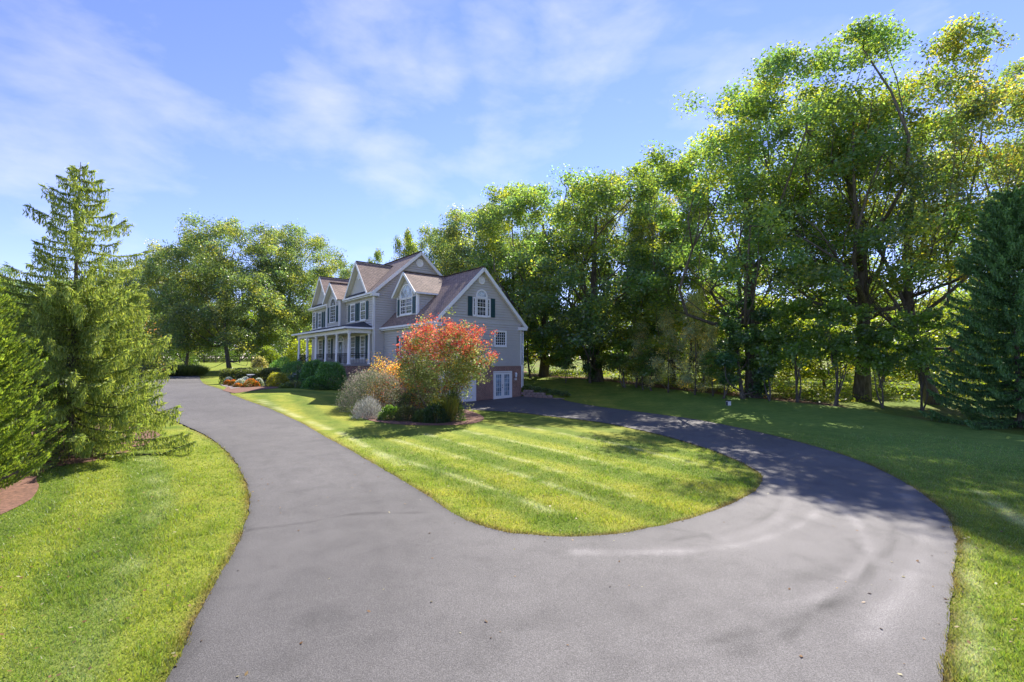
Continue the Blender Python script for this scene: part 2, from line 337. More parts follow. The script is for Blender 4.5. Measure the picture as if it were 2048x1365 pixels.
def lawncol(P, d_drive):
    P = np.asarray(P, float); n1 = vnoise(P, 1.7, 1); n2 = vnoise(P, .55, 2); n3 = vnoise(P, 5, 3); n4 = vnoise(P, .18, 4)
    c = green + (lite - green) * np.clip(.2 + .5 * n1 + .4 * (n2 - .5) + .3 * (n4 - .5), 0, 1)[:, None]
    c = c + (yel - c) * (np.clip((n3 * .6 + n2 * .4 - .52) * 4, 0, .75))[:, None]
    # mowing bands on the island
    a, b = stripe_lines[0][0][0], stripe_lines[0][0][2]; u = (b - a) / np.linalg.norm(b - a); nn = np.array([-u[1], u[0]])
    q = (P - a) @ nn; band = np.tanh(2.5 * np.sin(q * math.pi / .95 + 1.2 * (n3 - .5)))
    wI = inside(P, isl_a) * .9
    dl = dist(P, left_l, False); bandL = np.tanh(2.5 * np.sin((dl) * math.pi / 1.0 + n1))
    side = (P[:, 0] < -2) & ~(wI > 0)
    bb = np.where(wI > 0, band, np.where(side, bandL * .9, .4 * np.sin(P[:, 0] * 2.2)))
    c = c * (1 + .17 * bb[:, None]); c[:, 0] *= 1 + .10 * bb
    for ln, wd in stripe_lines:  # sun reflection along the mown stripes, painted as pale lines
        d = dist(P, ln, False); k = np.exp(-(d / wd) ** 2) * np.clip(n2 * 1.5 - .1, 0, 1) * .75
        c = c + (pale - c) * k[:, None]
    for ln in (left_l2,):
        d = dist(P, ln, False); c = c + (pale - c) * (np.exp(-(d / .22) ** 2) * np.clip(n2 * 1.4 - .3, 0, 1) * .35)[:, None]
    # lawn green painted brighter at the woods side to lift the tree shade
    k = np.clip((P[:, 0] - 6) / 8, 0, 1) * np.clip((P[:, 1] - 9) / 6, 0, 1); c = c + (deep - c) * (k * .75)[:, None]
    e = np.exp(-(np.abs(d_drive) / .11) ** 2) * np.clip(.3 + n2, 0, 1); c = c + (brown - c) * (e * .85)[:, None]
    # woodland floor
    tx = np.interp(P[:, 0], wl[:8, 0], wl[:8, 1], left=60, right=11)
    w = np.clip((P[:, 1] - tx + .5 * (n1 - .5)) / .8, 0, 1) * (P[:, 0] > 1.5)
    far = np.clip((P[:, 1] - tx - 4) / 4, 0, 1); wc = litter[None] + (under - litter)[None] * np.clip(far * (.4 + n1), 0, 1)[:, None]
    return c + (wc - c) * w[:, None]

def axis(segs):
    o = []
    for a, b, s in segs: o += list(np.arange(a, b, s))
    o.append(segs[-1][1]); return np.array(o)
gx = axis([(-1500,-300,150),(-300,-60,12),(-60,-26,1.2),(-26,-13,.4),(-13,17,.13),(17,32,.4),(32,70,1.5),(70,300,12),(300,1500,150)])
gy = axis([(-300,-20,30),(-20,2,2),(2,18,.13),(18,44,.24),(44,70,.8),(70,140,3),(140,300,12),(300,2500,200)])
XX, YY = np.meshgrid(gx, gy); P2 = np.c_[XX.ravel(), YY.ravel()]
near = (P2[:, 0] > -45) & (P2[:, 0] < 20) & (P2[:, 1] > -10) & (P2[:, 1] < 60)
dd = np.full(len(P2), 5.0); Pn = P2[near]; dn = dist(Pn, loop); ins = inside(Pn, loop); dd[near] = np.where(ins, -dn, dn)
zz = hgt(P2) - .10 * np.clip(-dd / .12, 0, 1)
cc = lawncol(P2, dd)
nx = len(gx); idx = np.arange(len(P2)).reshape(len(gy), nx)
q = np.stack([idx[:-1, :-1], idx[:-1, 1:], idx[1:, 1:], idx[1:, :-1]], -1).reshape(-1, 4)
g = link(bpy.data.objects.new('ground', npmesh('ground', np.c_[P2, zz], q, M['lawn'], cc, smooth=True)))
tag(g, 'mown green lawn rising gently to the house and the woods', kind='structure')

def sheet(name, poly, mat, dz, step, colf=None, uvs=None):
    mn, mxx = poly.min(0), poly.max(0); gx_, gy_ = np.meshgrid(np.arange(mn[0], mxx[0], step), np.arange(mn[1], mxx[1], step))
    pts = np.c_[gx_.ravel(), gy_.ravel()]; pts = pts + (np.arange(len(pts)) % 2)[:, None] * step * .01
    pts = pts[inside(pts, poly)]; pts = pts[dist(pts, poly) > step * .4]
    allp = np.vstack([poly, pts]); n = len(poly)
    v, e, f, *_ = delaunay_2d_cdt([Vector(p) for p in allp], [(i, (i + 1) % n) for i in range(n)], [list(range(n))], 1, 1e-5)
    V2 = np.array([(p.x, p.y) for p in v]); V3 = np.c_[V2, hgt(V2) + dz]; f = [t for t in f if len(t) == 3]
    return link(bpy.data.objects.new(name, npmesh(name, V3, np.array(f), mat, colf(V2) if colf else None, smooth=True)))
arcs = [([(1660,1000),(1600,1050),(1480,1090),(1330,1105),(1150,1105)], .09, .45), ([(1660,1000),(1700,1030),(1728,1070),(1735,1110),(1700,1160),(1620,1200),(1500,1215)], .08, .4),
        ([(1790,1050),(1780,1100),(1720,1150),(1620,1230),(1570,1280)], .05, -.35), ([(1700,1120),(1600,1160),(1450,1150),(1300,1150)], .16, -.25),
        ([(1890,1080),(1850,1180),(1780,1260)], .3, .2), ([(1560,960),(1580,1000),(1540,1050),(1440,1080)], .12, .3), ([(1380,1240),(1560,1180),(1700,1110)], .12, -.22),
        ([(500,1060),(620,1045),(700,1030),(860,1025)], .03, -.4), ([(770,1365),(775,1200),(760,1060)], .12, -.14), ([(1120,1290),(1020,1300),(900,1200)], .3, -.16)]
arcs += [([(1240,1050),(1420,1050),(1560,1010),(1600,975)], .35, -.12), ([(1850,1000),(1880,1060),(1870,1160),(1820,1290)], .12, -.25), ([(1810,990),(1840,1060),(1820,1160),(1700,1300)], .10, .3),
        ([(1700,1080),(1740,1130),(1700,1190),(1580,1240),(1400,1290)], .06, -.4), ([(1560,1000),(1540,1030),(1470,1060),(1350,1080)], .05, -.3), ([(640,870),(720,960),(790,1060)], .10, -.18), ([(520,900),(600,1000),(640,1100),(600,1365)], .12, -.14),
        ([(1050,1250),(1150,1230),(1300,1240)], .25, -.25), ([(1330,1330),(1500,1300),(1720,1200)], .08, -.2)]
arcs = [(smooth([G(*p) for p in a], .25), max(w, .06), k) for a, w, k in arcs]
def ascol(P):
    base = np.array([.114, .107, .102]) * np.ones((len(P), 1)); n = vnoise(P, .4, 8); n5 = vnoise(P, 2.5, 9)
    s = 1 + .35 * np.clip((P[:, 0] + 1) / 5, -.2, 1) * np.clip((18 - P[:, 1]) / 8, 0, 1)     # worn, greyer turning area
    for a, w, k in arcs: s = s + (1.3 if k > 0 else (.6 if w > .09 else 1.1)) * k * np.exp(-(dist(P, a, False) / (w * (.6 + .8 * n))) ** 2) * (.15 + 1.2 * n)
    d = dist(P, loop); s = s - .25 * np.exp(-(d / .12) ** 2) + .12 * (n5 - .5)
    return base * s[:, None]
drv = sheet('driveway', loop, M['asphalt'], .004, .105, ascol)
tag(drv, 'grey asphalt driveway forking round the lawn island', kind='structure')
beds = [('mulch_bed', [(0,1032),(30,1018),(62,1000),(78,975),(74,955),(110,935),(180,925),(260,905),(300,885),(318,868),(250,850),(120,850),(0,860)]),
        ('mulch_bed', [(705,828),(740,842),(800,850),(880,852),(945,848),(968,838),(950,826),(900,812),(860,806),(760,802),(715,810)]),
        ('mulch_bed', [(445,782),(470,787),(500,783),(560,777),(640,775),(660,766),(640,758),(560,756),(500,760),(470,768)]),
        ('mulch_bed', [(1046,790),(1080,797),(1128,799),(1100,788),(1060,778),(1046,774)])]
for i, (nme, pp) in enumerate(beds[:3]):
    pl = smooth([G(*p) for p in pp + pp[:1]], .3)[:-1]
    tag(sheet(nme, pl, M['mulch'], .02, .5), ['brown mulch under the spruces', 'brown mulch under the red shrub', 'brown mulch of the flower bed before the porch'][i], kind='structure')
wk = np.array([G(*p) for p in [(440,771),(463,779),(480,776),(520,768),(600,762),(590,757),(500,763),(455,768)]])
tag(sheet('path', wk, M['paver'], .03, .5), 'brick walk from the driveway to the porch', kind='structure')

# ------------------------------------------------------------------ grass blades
def blades(n, box, wmin):
    P = np.c_[rng.uniform(box[0], box[1], n), rng.uniform(box[2], box[3], n)]
    # keep what the camera sees, thinner with distance
    keep = (np.abs(P[:, 0]) < (P[:, 1] + .4) * 1.13) & (rng.random(n) < np.clip(5.0 / P[:, 1], 0, 1) ** 1.3 * np.clip((20 - P[:, 1]) / 9, 0, 1))
    P = P[keep]
    ins = inside(P, loop); d = dist(P, loop); kk = ~(ins & (d > .035 * rng.random(len(P)))); P, d = P[kk], d[kk]
    for pp in (beds[0][1], beds[1][1]):
        pl = np.array([G(*p) for p in pp]); k = ~inside(P, pl); P, d = P[k], d[k]
    return P, d
P, d = blades(1500000, (-16, 17, 3.8, 20), .004)
P = P[:430000]; d = d[:430000]; n = len(P)
col = lawncol(P, d) * rng.uniform(.75, 1.5, (n, 1)) * np.c_[rng.uniform(.85, 1.25, n), np.ones(n), rng.uniform(.8, 1.2, n)]
dry = rng.random(n) < .05; col[dry] = np.array([.34, .32, .16]) * rng.uniform(.7, 1.2, (dry.sum(), 1))
hh = rng.uniform(.02, .05, n) * (1 + .8 * (vnoise(P, .3, 5) > .6)); ww = .0032 + P[:, 1] * .00055
an = rng.uniform(0, 6.283, n); ln = rng.uniform(.2, .9, n) * hh; an2 = rng.uniform(0, 6.283, n)
z0 = hgt(P) - .005; bx = np.c_[np.cos(an), np.sin(an)] * ww[:, None]
V = np.stack([np.c_[P - bx, z0], np.c_[P + bx, z0], np.c_[P + np.c_[np.cos(an2), np.sin(an2)] * ln[:, None], z0 + hh]], 1).reshape(-1, 3)
gr = link(bpy.data.objects.new('grass', npmesh('grass', V, np.arange(3 * n).reshape(-1, 3), M['blade'], np.repeat(col, 3, 0))))
tag(gr, 'short mown grass blades of the lawn', 'grass', kind='stuff')

# fallen leaves and grit on the asphalt and the lawn
n = 2600; Q = np.c_[rng.uniform(-9, 12, n), 4 + 20 * rng.random(n) ** 1.5]; io = inside(Q, loop); dq = dist(Q, loop)
kk = ~io | (rng.random(n) < .12 + .9 * np.exp(-dq / .25)); Q = Q[kk]; io = io[kk]; n = len(Q); zq = hgt(Q) + .012 + np.where(io, 0, .03)
a_ = rng.uniform(0, 6.283, n); sz = rng.uniform(.010, .032, n); e1 = np.c_[np.cos(a_), np.sin(a_), rng.uniform(-.4, .4, n)] * sz[:, None]; e2 = np.c_[-np.sin(a_), np.cos(a_), rng.uniform(-.4, .4, n)] * sz[:, None] * .6
c0 = np.c_[Q, zq]; V = np.stack([c0 - e1, c0 + e2, c0 + e1, c0 - e2], 1).reshape(-1, 3)
cl = np.array([(.22, .12, .05), (.35, .24, .1), (.14, .09, .05), (.4, .36, .2)])[rng.integers(0, 4, n)]
tag(link(bpy.data.objects.new('fallen_leaves', npmesh('fallen_leaves', V, np.arange(4 * n).reshape(-1, 4), M['petal'], np.repeat(cl, 4, 0)))), 'scattered dry leaves and bits on lawn and asphalt', 'fallen leaves', kind='stuff')

# ------------------------------------------------------------------ foliage
def leafgeo(C, size, col, a=None, aspect=.55, droop=0, r=rng):
    """rhombic leaves at C; a = long axis directions (random when None)"""
    n = len(C)
    if a is None:
        a = r.normal(size=(n, 3)); a[:, 2] = a[:, 2] * .7 - droop
    a = a / (np.linalg.norm(a, axis=1, keepdims=True) + 1e-9)
    b = np.cross(a, r.normal(size=(n, 3))); b /= (np.linalg.norm(b, axis=1, keepdims=True) + 1e-9)
    s = (np.broadcast_to(size, (n,)) * r.uniform(.65, 1.3, n))[:, None]
    V = np.stack([C - a * s * .5, C + b * s * aspect * .5 + a * s * .05, C + a * s * .5, C - b * s * aspect * .5 + a * s * .05], 1).reshape(-1, 3)
    return V, np.repeat(col, 4, 0)
def foliage(name, C, size, col, mat, a=None, aspect=.55, droop=0, r=rng):
    V, c = leafgeo(C, size, col, a, aspect, droop, r); return npmesh(name, V, np.arange(len(V)).reshape(-1, 4), mat, c)
def palette(n, cols, r, var=.25):
    cols = np.array(cols); w = r.random((n, 1)); k = r.integers(0, len(cols), n); k2 = r.integers(0, len(cols), n)
    return (cols[k] * w + cols[k2] * (1 - w)) * r.uniform(1 - var, 1 + var, (n, 1))
OAK = [(.12, .20, .055), (.14, .22, .055), (.18, .24, .055), (.11, .19, .10)]
OLIVE = [(.18, .18, .055), (.14, .17, .055), (.22, .20, .065)]
BRIGHT = [(.17, .23, .03), (.12, .19, .03), (.21, .24, .04)]
def crown_pts(r, lobes, clumps, per, spread, flat=.6, shell=.72):
    L = np.array(lobes); vol = L[:, 3] ** 2; k = r.choice(len(L), clumps, p=vol / vol.sum())
    u = r.normal(size=(clumps, 3)); u /= np.linalg.norm(u, axis=1, keepdims=True); u[:, 2] = np.where(u[:, 2] < -.35, -u[:, 2], u[:, 2])
    rad = r.uniform(shell, 1.02, (clumps, 1)); cen = L[k, :3] + u * rad * L[k, 3:4] * np.array([1, 1, .85])
    cid = np.repeat(np.arange(clumps), per); q = r.normal(size=(len(cid), 3)); q /= np.linalg.norm(q, axis=1, keepdims=True); q *= r.random((len(cid), 1)) ** .45
    P = cen[cid] + q * spread * np.array([1, 1, flat]) * r.uniform(.6, 1.25, (clumps, 1))[cid]
    return P, cen, cid, k
def bend(a, b, r, k=.12, n=5, sag=0):
    a, b = np.array(a, float), np.array(b, float); l = np.linalg.norm(b - a); o = r.normal(size=3) * l * k; t = np.linspace(0, 1, n)[:, None]
    return a + (b - a) * t + o * np.sin(t * math.pi) + np.array([0, 0, -sag * l]) * np.sin(t * math.pi)
def broadleaf(name, seed, H, R, hb, pal, clumps, per, leaf, spread, trunk=.4, nl=16, fork=.35, lean=(0, 0), twigs=1, shape='round', low=0):
    """one tree model: returns (trunk mesh, crown mesh)"""
    r = np.random.default_rng(seed); lobes = []
    for i in range(nl):
        f = (i + .5) / nl; z = hb + (H - hb) * f * .93
        if shape == 'round': env = R * math.sqrt(max(.05, 1 - (abs(f - .45) / .66) ** 2.6))
        else: env = R * (1 - f) ** .6 + .1 * R
        an = i * 2.4 + r.uniform(-.5, .5); rr = R * r.uniform(.19, .30) * (1 - .15 * f)
        d = max(0, env - rr * .7) * r.uniform(.6, 1.05) * (0.25 if i == nl - 1 else 1)
        lobes.append((lean[0] * f + d * math.cos(an), lean[1] * f + d * math.sin(an), min(z, H - rr * .75), rr))
    if nl > 6: lobes.append((lean[0] * .5, lean[1] * .5, hb + (H - hb) * .5, R * .42))
    P, cen, cid, k = crown_pts(r, lobes, clumps, per, spread, .8, .6)
    col = palette(len(P), pal, r); tone = r.uniform(.6, 1.4, clumps)[cid]; yy = (r.random(clumps) < .13)[cid]; bl = (r.random(clumps) < .4)[cid]
    col = col * tone[:, None]; col[bl & ~yy] *= np.array([.72, .88, 1.35]); col[yy] = col[yy] * np.array([1.7, 1.3, .9])  # light put into leaf colour: bluish clumps as shaded, yellow ones as highlights
    crown = foliage(name + '_crown', P, leaf, col, M['leaf'], aspect=.62, droop=.3, r=r)
    mb = MB(); top = np.array([lean[0] * .6, lean[1] * .6, H * .8]); tp = bend((0, 0, -.3), top, r, .03, 9)
    rad = [trunk * (1.35 if i == 0 else 1) * (1 - i / 9.5) ** .8 for i in range(9)]; mb.tube(tp, rad, 10)
    for i, lb in enumerate(lobes):
        fz = np.clip((lb[2] - H * fork * .6) / H * .75, .27 if low == 0 else .08, .92); j = fz * 8; j0 = int(j); st = tp[j0] * (1 - j + j0) + tp[min(j0 + 1, 8)] * (j - j0)
        if st[2] > lb[2]: st = tp[max(1, j0 - 2)]
        lr = trunk * (.42 if i % 4 == 0 else .13) * (1 - .5 * fz); pts = bend(st, lb[:3], r, .16, 6, sag=.10); mb.tube(pts, [lr * (1 - q / 7) for q in range(6)], 6)
        m = np.where(k == i)[0]
        for c in m[:int(3.5 * twigs)]:
            s0 = pts[r.integers(2, 6)]; mb.tube(bend(s0, cen[c], r, .1, 4), [lr * .34, lr * .26, lr * .18, lr * .06], 4)
    tm = mb.mesh(name + '_trunk', M['bark'])
    for p in tm.polygons: p.use_smooth = True
    return tm, crown, H
def plant(model, loc, s, rz, label, cat='tree', group=None, name='oak_tree', sxy=None, parts=('trunk', 'crown')):
    e = empty(name, loc, rz); tag(e, label, cat, group)
    sx = sxy or s; e.scale = (sx, sx, s)
    for me, pn in zip(model[:2], parts): link(bpy.data.objects.new(pn, me), e)
    return e

oakA = broadleaf('oakA', 11, 24, 7.6, 6.5, OAK, 620, 118, .195, .98, .42, 44)
oakB = broadleaf('oakB', 23, 25, 6.9, 6.5, OAK, 580, 118, .195, .98, .42, 42, lean=(-2.2, .5))
oakC = broadleaf('oakC', 31, 24, 7.6, 8.5, OAK + OLIVE, 540, 108, .195, .98, .4, 40)
oakD = broadleaf('oakD', 47, 18, 7.5, 2.2, OAK + [(.08, .13, .06)], 640, 110, .2, .98, .38, 44)
shade = broadleaf('shade', 53, 18, 8.0, 2.4, [(.12, .175, .07), (.10, .155, .075), (.155, .2, .08)], 1050, 95, .2, 1.05, .26, 50)
young = broadleaf('young', 61, 11, 3.6, 1.6, BRIGHT, 190, 60, .22, .85, .11, 16, low=1, twigs=.6)
pineish = broadleaf('pineish', 67, 10, 2.2, .8, [(.34, .36, .2), (.28, .32, .17), (.4, .4, .24)], 210, 45, .16, .85, .09, 16, low=1, shape='cone')
ivytree = broadleaf('ivytree', 71, 9, 2.6, .5, [(.06, .13, .05), (.07, .15, .055), (.09, .17, .07)], 220, 80, .22, .65, .2, 13, low=1)
bushy = broadleaf('bushy', 77, 4.5, 2.2, .3, [(.035, .075, .02), (.05, .10, .02)], 110, 70, .17, .5, .06, 9, low=1, twigs=.7)
def sapling(seed, H, R, stems, pal, clumps=70, per=60):
    r = np.random.default_rng(seed); lobes = [(R * .55 * math.cos(i * 2.4) * r.uniform(.3, 1), R * .55 * math.sin(i * 2.4) * r.uniform(.3, 1), H * (.42 + .5 * i / 9), R * r.uniform(.35, .5)) for i in range(9)]
    P, cen, cid, k = crown_pts(r, lobes, clumps, per, .45); col = palette(len(P), pal, r) * r.uniform(.7, 1.3, clumps)[cid][:, None]
    cm = foliage('sapling_crown', P, .17, col, M['leaf'], aspect=.6, droop=.2, r=r); mb = MB()
    for i in range(stems):
        lb = lobes[(i * 3) % 9]; b = (r.uniform(-.12, .12), r.uniform(-.12, .12), -.1); mb.tube(bend(b, lb[:3], r, .07, 6), [.05, .045, .038, .03, .024, .012], 6)
    for i in range(14):
        lb = lobes[i % 9]; mb.tube(bend((lb[0]*.4, lb[1]*.4, lb[2]*.6), cen[r.integers(0, clumps)], r, .1, 4), [.018, .014, .01, .004], 4)
    return mb.mesh('sapling_trunk', M['bark']), cm, H
SAPP = [(.11, .20, .05), (.15, .24, .05), (.12, .21, .09)]
sapA, sapB = sapling(81, 5, 1.9, 4, SAPP), sapling(83, 4.6, 1.4, 2, SAPP)

def put(model, px, Y, topy, label, rz, name='oak_tree', group=None, width=None, R=None, cat='tree', parts=('trunk', 'crown')):
    x, y, z = AT(px, Y); H = HT(topy, Y) - z; s = H / model[2]
    return plant(model, (x, y, z), s, rz, label, cat, group, name, None if width is None else (width / F * Y / 2) / R, parts)
BIG = 'big oaks along the edge of the woods'
put(oakA, 1505, 33, 165, 'tall oak with spreading bare limbs at the lawn edge, ivy round its foot', .4, group=BIG, width=480, R=7.6)
put(oakB, 1720, 31, 75, 'tallest oak, its trunk leaning left behind the multi-stemmed saplings', .1, group=BIG, width=430, R=6.9)
put(oakC, 1865, 29, 115, 'brownish-leaved oak just left of the dark right-hand conifer', 1.7, group=BIG, width=430, R=7.6)
put(oakC, 2085, 33, 110, 'tall oak rising over the top of the dark right-hand conifer', 4.1, group=BIG, width=430, R=7.6)
put(oakD, 1195, 46, 345, 'broad thick-trunked oak hanging low over the back lawn', .9, group=BIG, width=400, R=7.5)
put(oakD, 1087, 52, 360, 'oak with brown trunk just right of the house gable', 2.9, group=BIG, width=330, R=7.5)
put(oakC, 1285, 47, 345, 'thin brownish oak topping the dip in the tree line', .3, group=BIG, width=200, R=7.6)
put(oakD, 1345, 45, 330, 'dark green oak filling the woods left of the limbed oak', 2.2, group=BIG, width=190, R=7.5)
FARG = 'trees rising behind the house roof'
put(shade, 950, 62, 418, 'yellow-green tree rising behind the right end of the roof', 1.3, 'broadleaf_tree', FARG, 260, 8)
put(shade, 862, 66, 455, 'yellow-green tree rising behind the main ridge of the roof', 2.2, 'broadleaf_tree', FARG, 170, 8)
put(oakA, 1020, 58, 400, 'green tree between the roof and the broad oaks', 5.0, 'broadleaf_tree', FARG, 190, 7.6)
put(young, 752, 70, 500, 'small tree crown peeping over the roof between the gables', .6, 'broadleaf_tree', FARG, 60, 3.6)
put(young, 810, 64, 458, 'slim tree top left of the main ridge', 1.6, 'broadleaf_tree', FARG, 60, 3.6)
put(shade, 672, 90, 520, 'far tree low beside the left gables', 2.6, 'broadleaf_tree', FARG, 110, 8)
LG = 'shade trees on the far front lawn'
put(shade, 462, 62, 440, 'large round-crowned shade tree standing alone on the far front lawn', .2, 'shade_tree', LG, 260, 8)
put(shade, 590, 72, 455, 'wide shade tree directly left of the porch', 1.1, 'shade_tree', LG, 200, 8)
put(shade, 372, 66, 480, 'lower spreading tree left of the round-crowned shade tree', 3.0, 'shade_tree', LG, 190, 8)
put(shade, 285, 75, 520, 'shade tree half behind the drooping spruce', 4.0, 'shade_tree', LG, 200, 8)
for i, (px, Y, ty, w) in enumerate([(30,70,560,150),(130,80,560,160),(-80,75,520,200),(220,85,585,120)]):
    put(oakA, px, Y, ty, ['far tree rising over the dense left conifer', 'far tree just left of the tall spruce trunk', 'far tree cut off by the left edge of the view', 'far tree just right of the tall spruce'][i], i * 1.3, 'broadleaf_tree', 'far trees behind the spruces', w, 7.6)
# young wood behind the oaks
UW = 'young trees of the woods behind the big oaks'
r = np.random.default_rng(5)
k = 0
for Y, xs, ty in ((39, range(1250, 2300, 125), 590), (50, range(1080, 2400, 120), 560), (62, range(1060, 2500, 140), 575)):
    for px in xs:
        pxx = px + r.uniform(-35, 35); Yy = Y + r.uniform(-3, 3)
        if (pxx > 1230 or Yy > 45) and pxx < 2190:
            lm = min(((1087, 'the oak by the house gable'), (1200, 'the broad thick-trunked oak'), (1345, 'the dark green oak'), (1505, 'the oak with bare limbs'), (1720, 'the leaning oak'), (1865, 'the brownish oak'), (2035, 'the dark right-hand conifer')), key=lambda q: abs(q[0] - pxx))
            rw_ = {40: 'close', 39: 'close', 50: 'well', 62: 'far'}[Y]; sd_ = 'directly' if abs(pxx - lm[0]) < 28 else ('and left' if pxx < lm[0] else 'and right')
            lb_ = 'young yellow-green tree ' + (rw_ + ' behind ' + lm[1] if sd_ == 'directly' else rw_ + ' behind ' + sd_ + ' of ' + lm[1])
            put(young, pxx, Yy, ty + r.uniform(-40, 60), lb_, r.uniform(0, 6), 'young_tree', UW, r.uniform(150, 210) * 40 / Yy, 3.6); k += 1
PG = 'thin pale pines between the oaks'
for i, (px, Y, ty, w, lb) in enumerate([(1335,37,610,70,'thin pale pine left of the others at the lawn edge'),(1388,35,575,80,'thin pale pine with bare lower stem beside the oak with ivy'),(1425,34,640,60,'shortest pale pine next to the ivy-clad trunk'),(1285,39,640,60,'thin pale pine nearest the broad oak'),(1405,41,540,90,'tallest pale pine standing behind the others')]):
    put(pineish, px, Y, ty, lb, i * 1.7, 'pine_tree', PG, w, 2.2)
put(ivytree, 1485, 32.2, 590, 'dark evergreen bush wrapped round the foot of the limbed oak', .5, 'evergreen_bush', None, 120, 2.6, 'bush')
put(ivytree, 1180, 44.5, 600, 'dark ivy mass on the double trunk of the broad oak', 1.5, 'evergreen_bush', None, 60, 2.6, 'bush')
SG = 'saplings along the edge of the lawn'
for i, (px, Y, ty, w, mdl, lb) in enumerate([(1445,32.5,690,90,sapB,'small sapling left of the ivy-clad oak foot'),(1540,31,640,110,sapB,'slender sapling right of the ivy-clad oak foot'),(1588,30.5,600,140,sapA,'multi-stemmed sapling with three dark stems close together'),
     (1670,28.5,600,150,sapA,'multi-stemmed sapling in front of the leaning oak trunk'),(1765,27.5,640,110,sapB,'single-stemmed sapling in the gap right of the leaning oak'),(1835,26.5,620,140,sapA,'sapling with stems against the dark conifer'),
     (1130,44,690,50,sapB,'small sapling on the back lawn by the house corner'),(1250,41,680,90,sapA,'sapling right of the broad oak trunk'),(1300,38.5,700,70,sapB,'low sapling among the pale pines'),(1040,50,690,60,sapA,'sapling in the shade just beyond the retaining wall')]):
    put(mdl, px, Y, ty, lb, i * 2.1, 'sapling', SG, w, 1.9 if mdl is sapA else 1.4)
# undergrowth
n = 46000; Y = rng.uniform(30, 66, n); px = rng.uniform(1060, 2350, n); X = (px - 1024) / F * Y
lim = np.interp(X, wl[:8, 0], wl[:8, 1], left=55, right=14); kk = (Y > lim + 2.5) & (vnoise(np.c_[X, Y], 1.6, 21) > .35); X, Y = X[kk], Y[kk]
zt = rng.random(len(X)) ** 1.6 * (.25 + 1.4 * vnoise(np.c_[X, Y], 2.2, 22) ** 2)
o = link(bpy.data.objects.new('undergrowth', foliage('undergrowth', np.c_[X, Y, hgt(np.c_[X, Y]) + zt], .22, palette(len(X), [(.13, .19, .03), (.09, .15, .025), (.2, .21, .05)], rng), M['leaf'])))
tag(o, 'bright weeds and brush on the woodland floor', 'undergrowth', kind='stuff')

# distant woods closing the horizon
n = 60000; th_ = rng.uniform(-1.15, 1.15, n); rr_ = rng.uniform(135, 175, n); X, Y = rr_ * np.sin(th_), rr_ * np.cos(th_); kk = (Y > 40); X, Y, th_ = X[kk], Y[kk], th_[kk]
top = 9 + 8 * vnoise(np.c_[th_ * 40, th_ * 0], 1.1, 31) + 4 * vnoise(np.c_[th_ * 160, th_ * 0], 1.1, 32)
Z = hgt(np.c_[X, Y]) + top * rng.random(len(X)) ** .8
o = link(bpy.data.objects.new('distant_woods', foliage('distant_woods', np.c_[X, Y, Z], 1.1, palette(len(X), OAK + [(.12, .15, .07)], rng), M['leaf'], aspect=.8)))
tag(o, 'distant woods closing the view beyond the paddock', 'woods', kind='stuff')

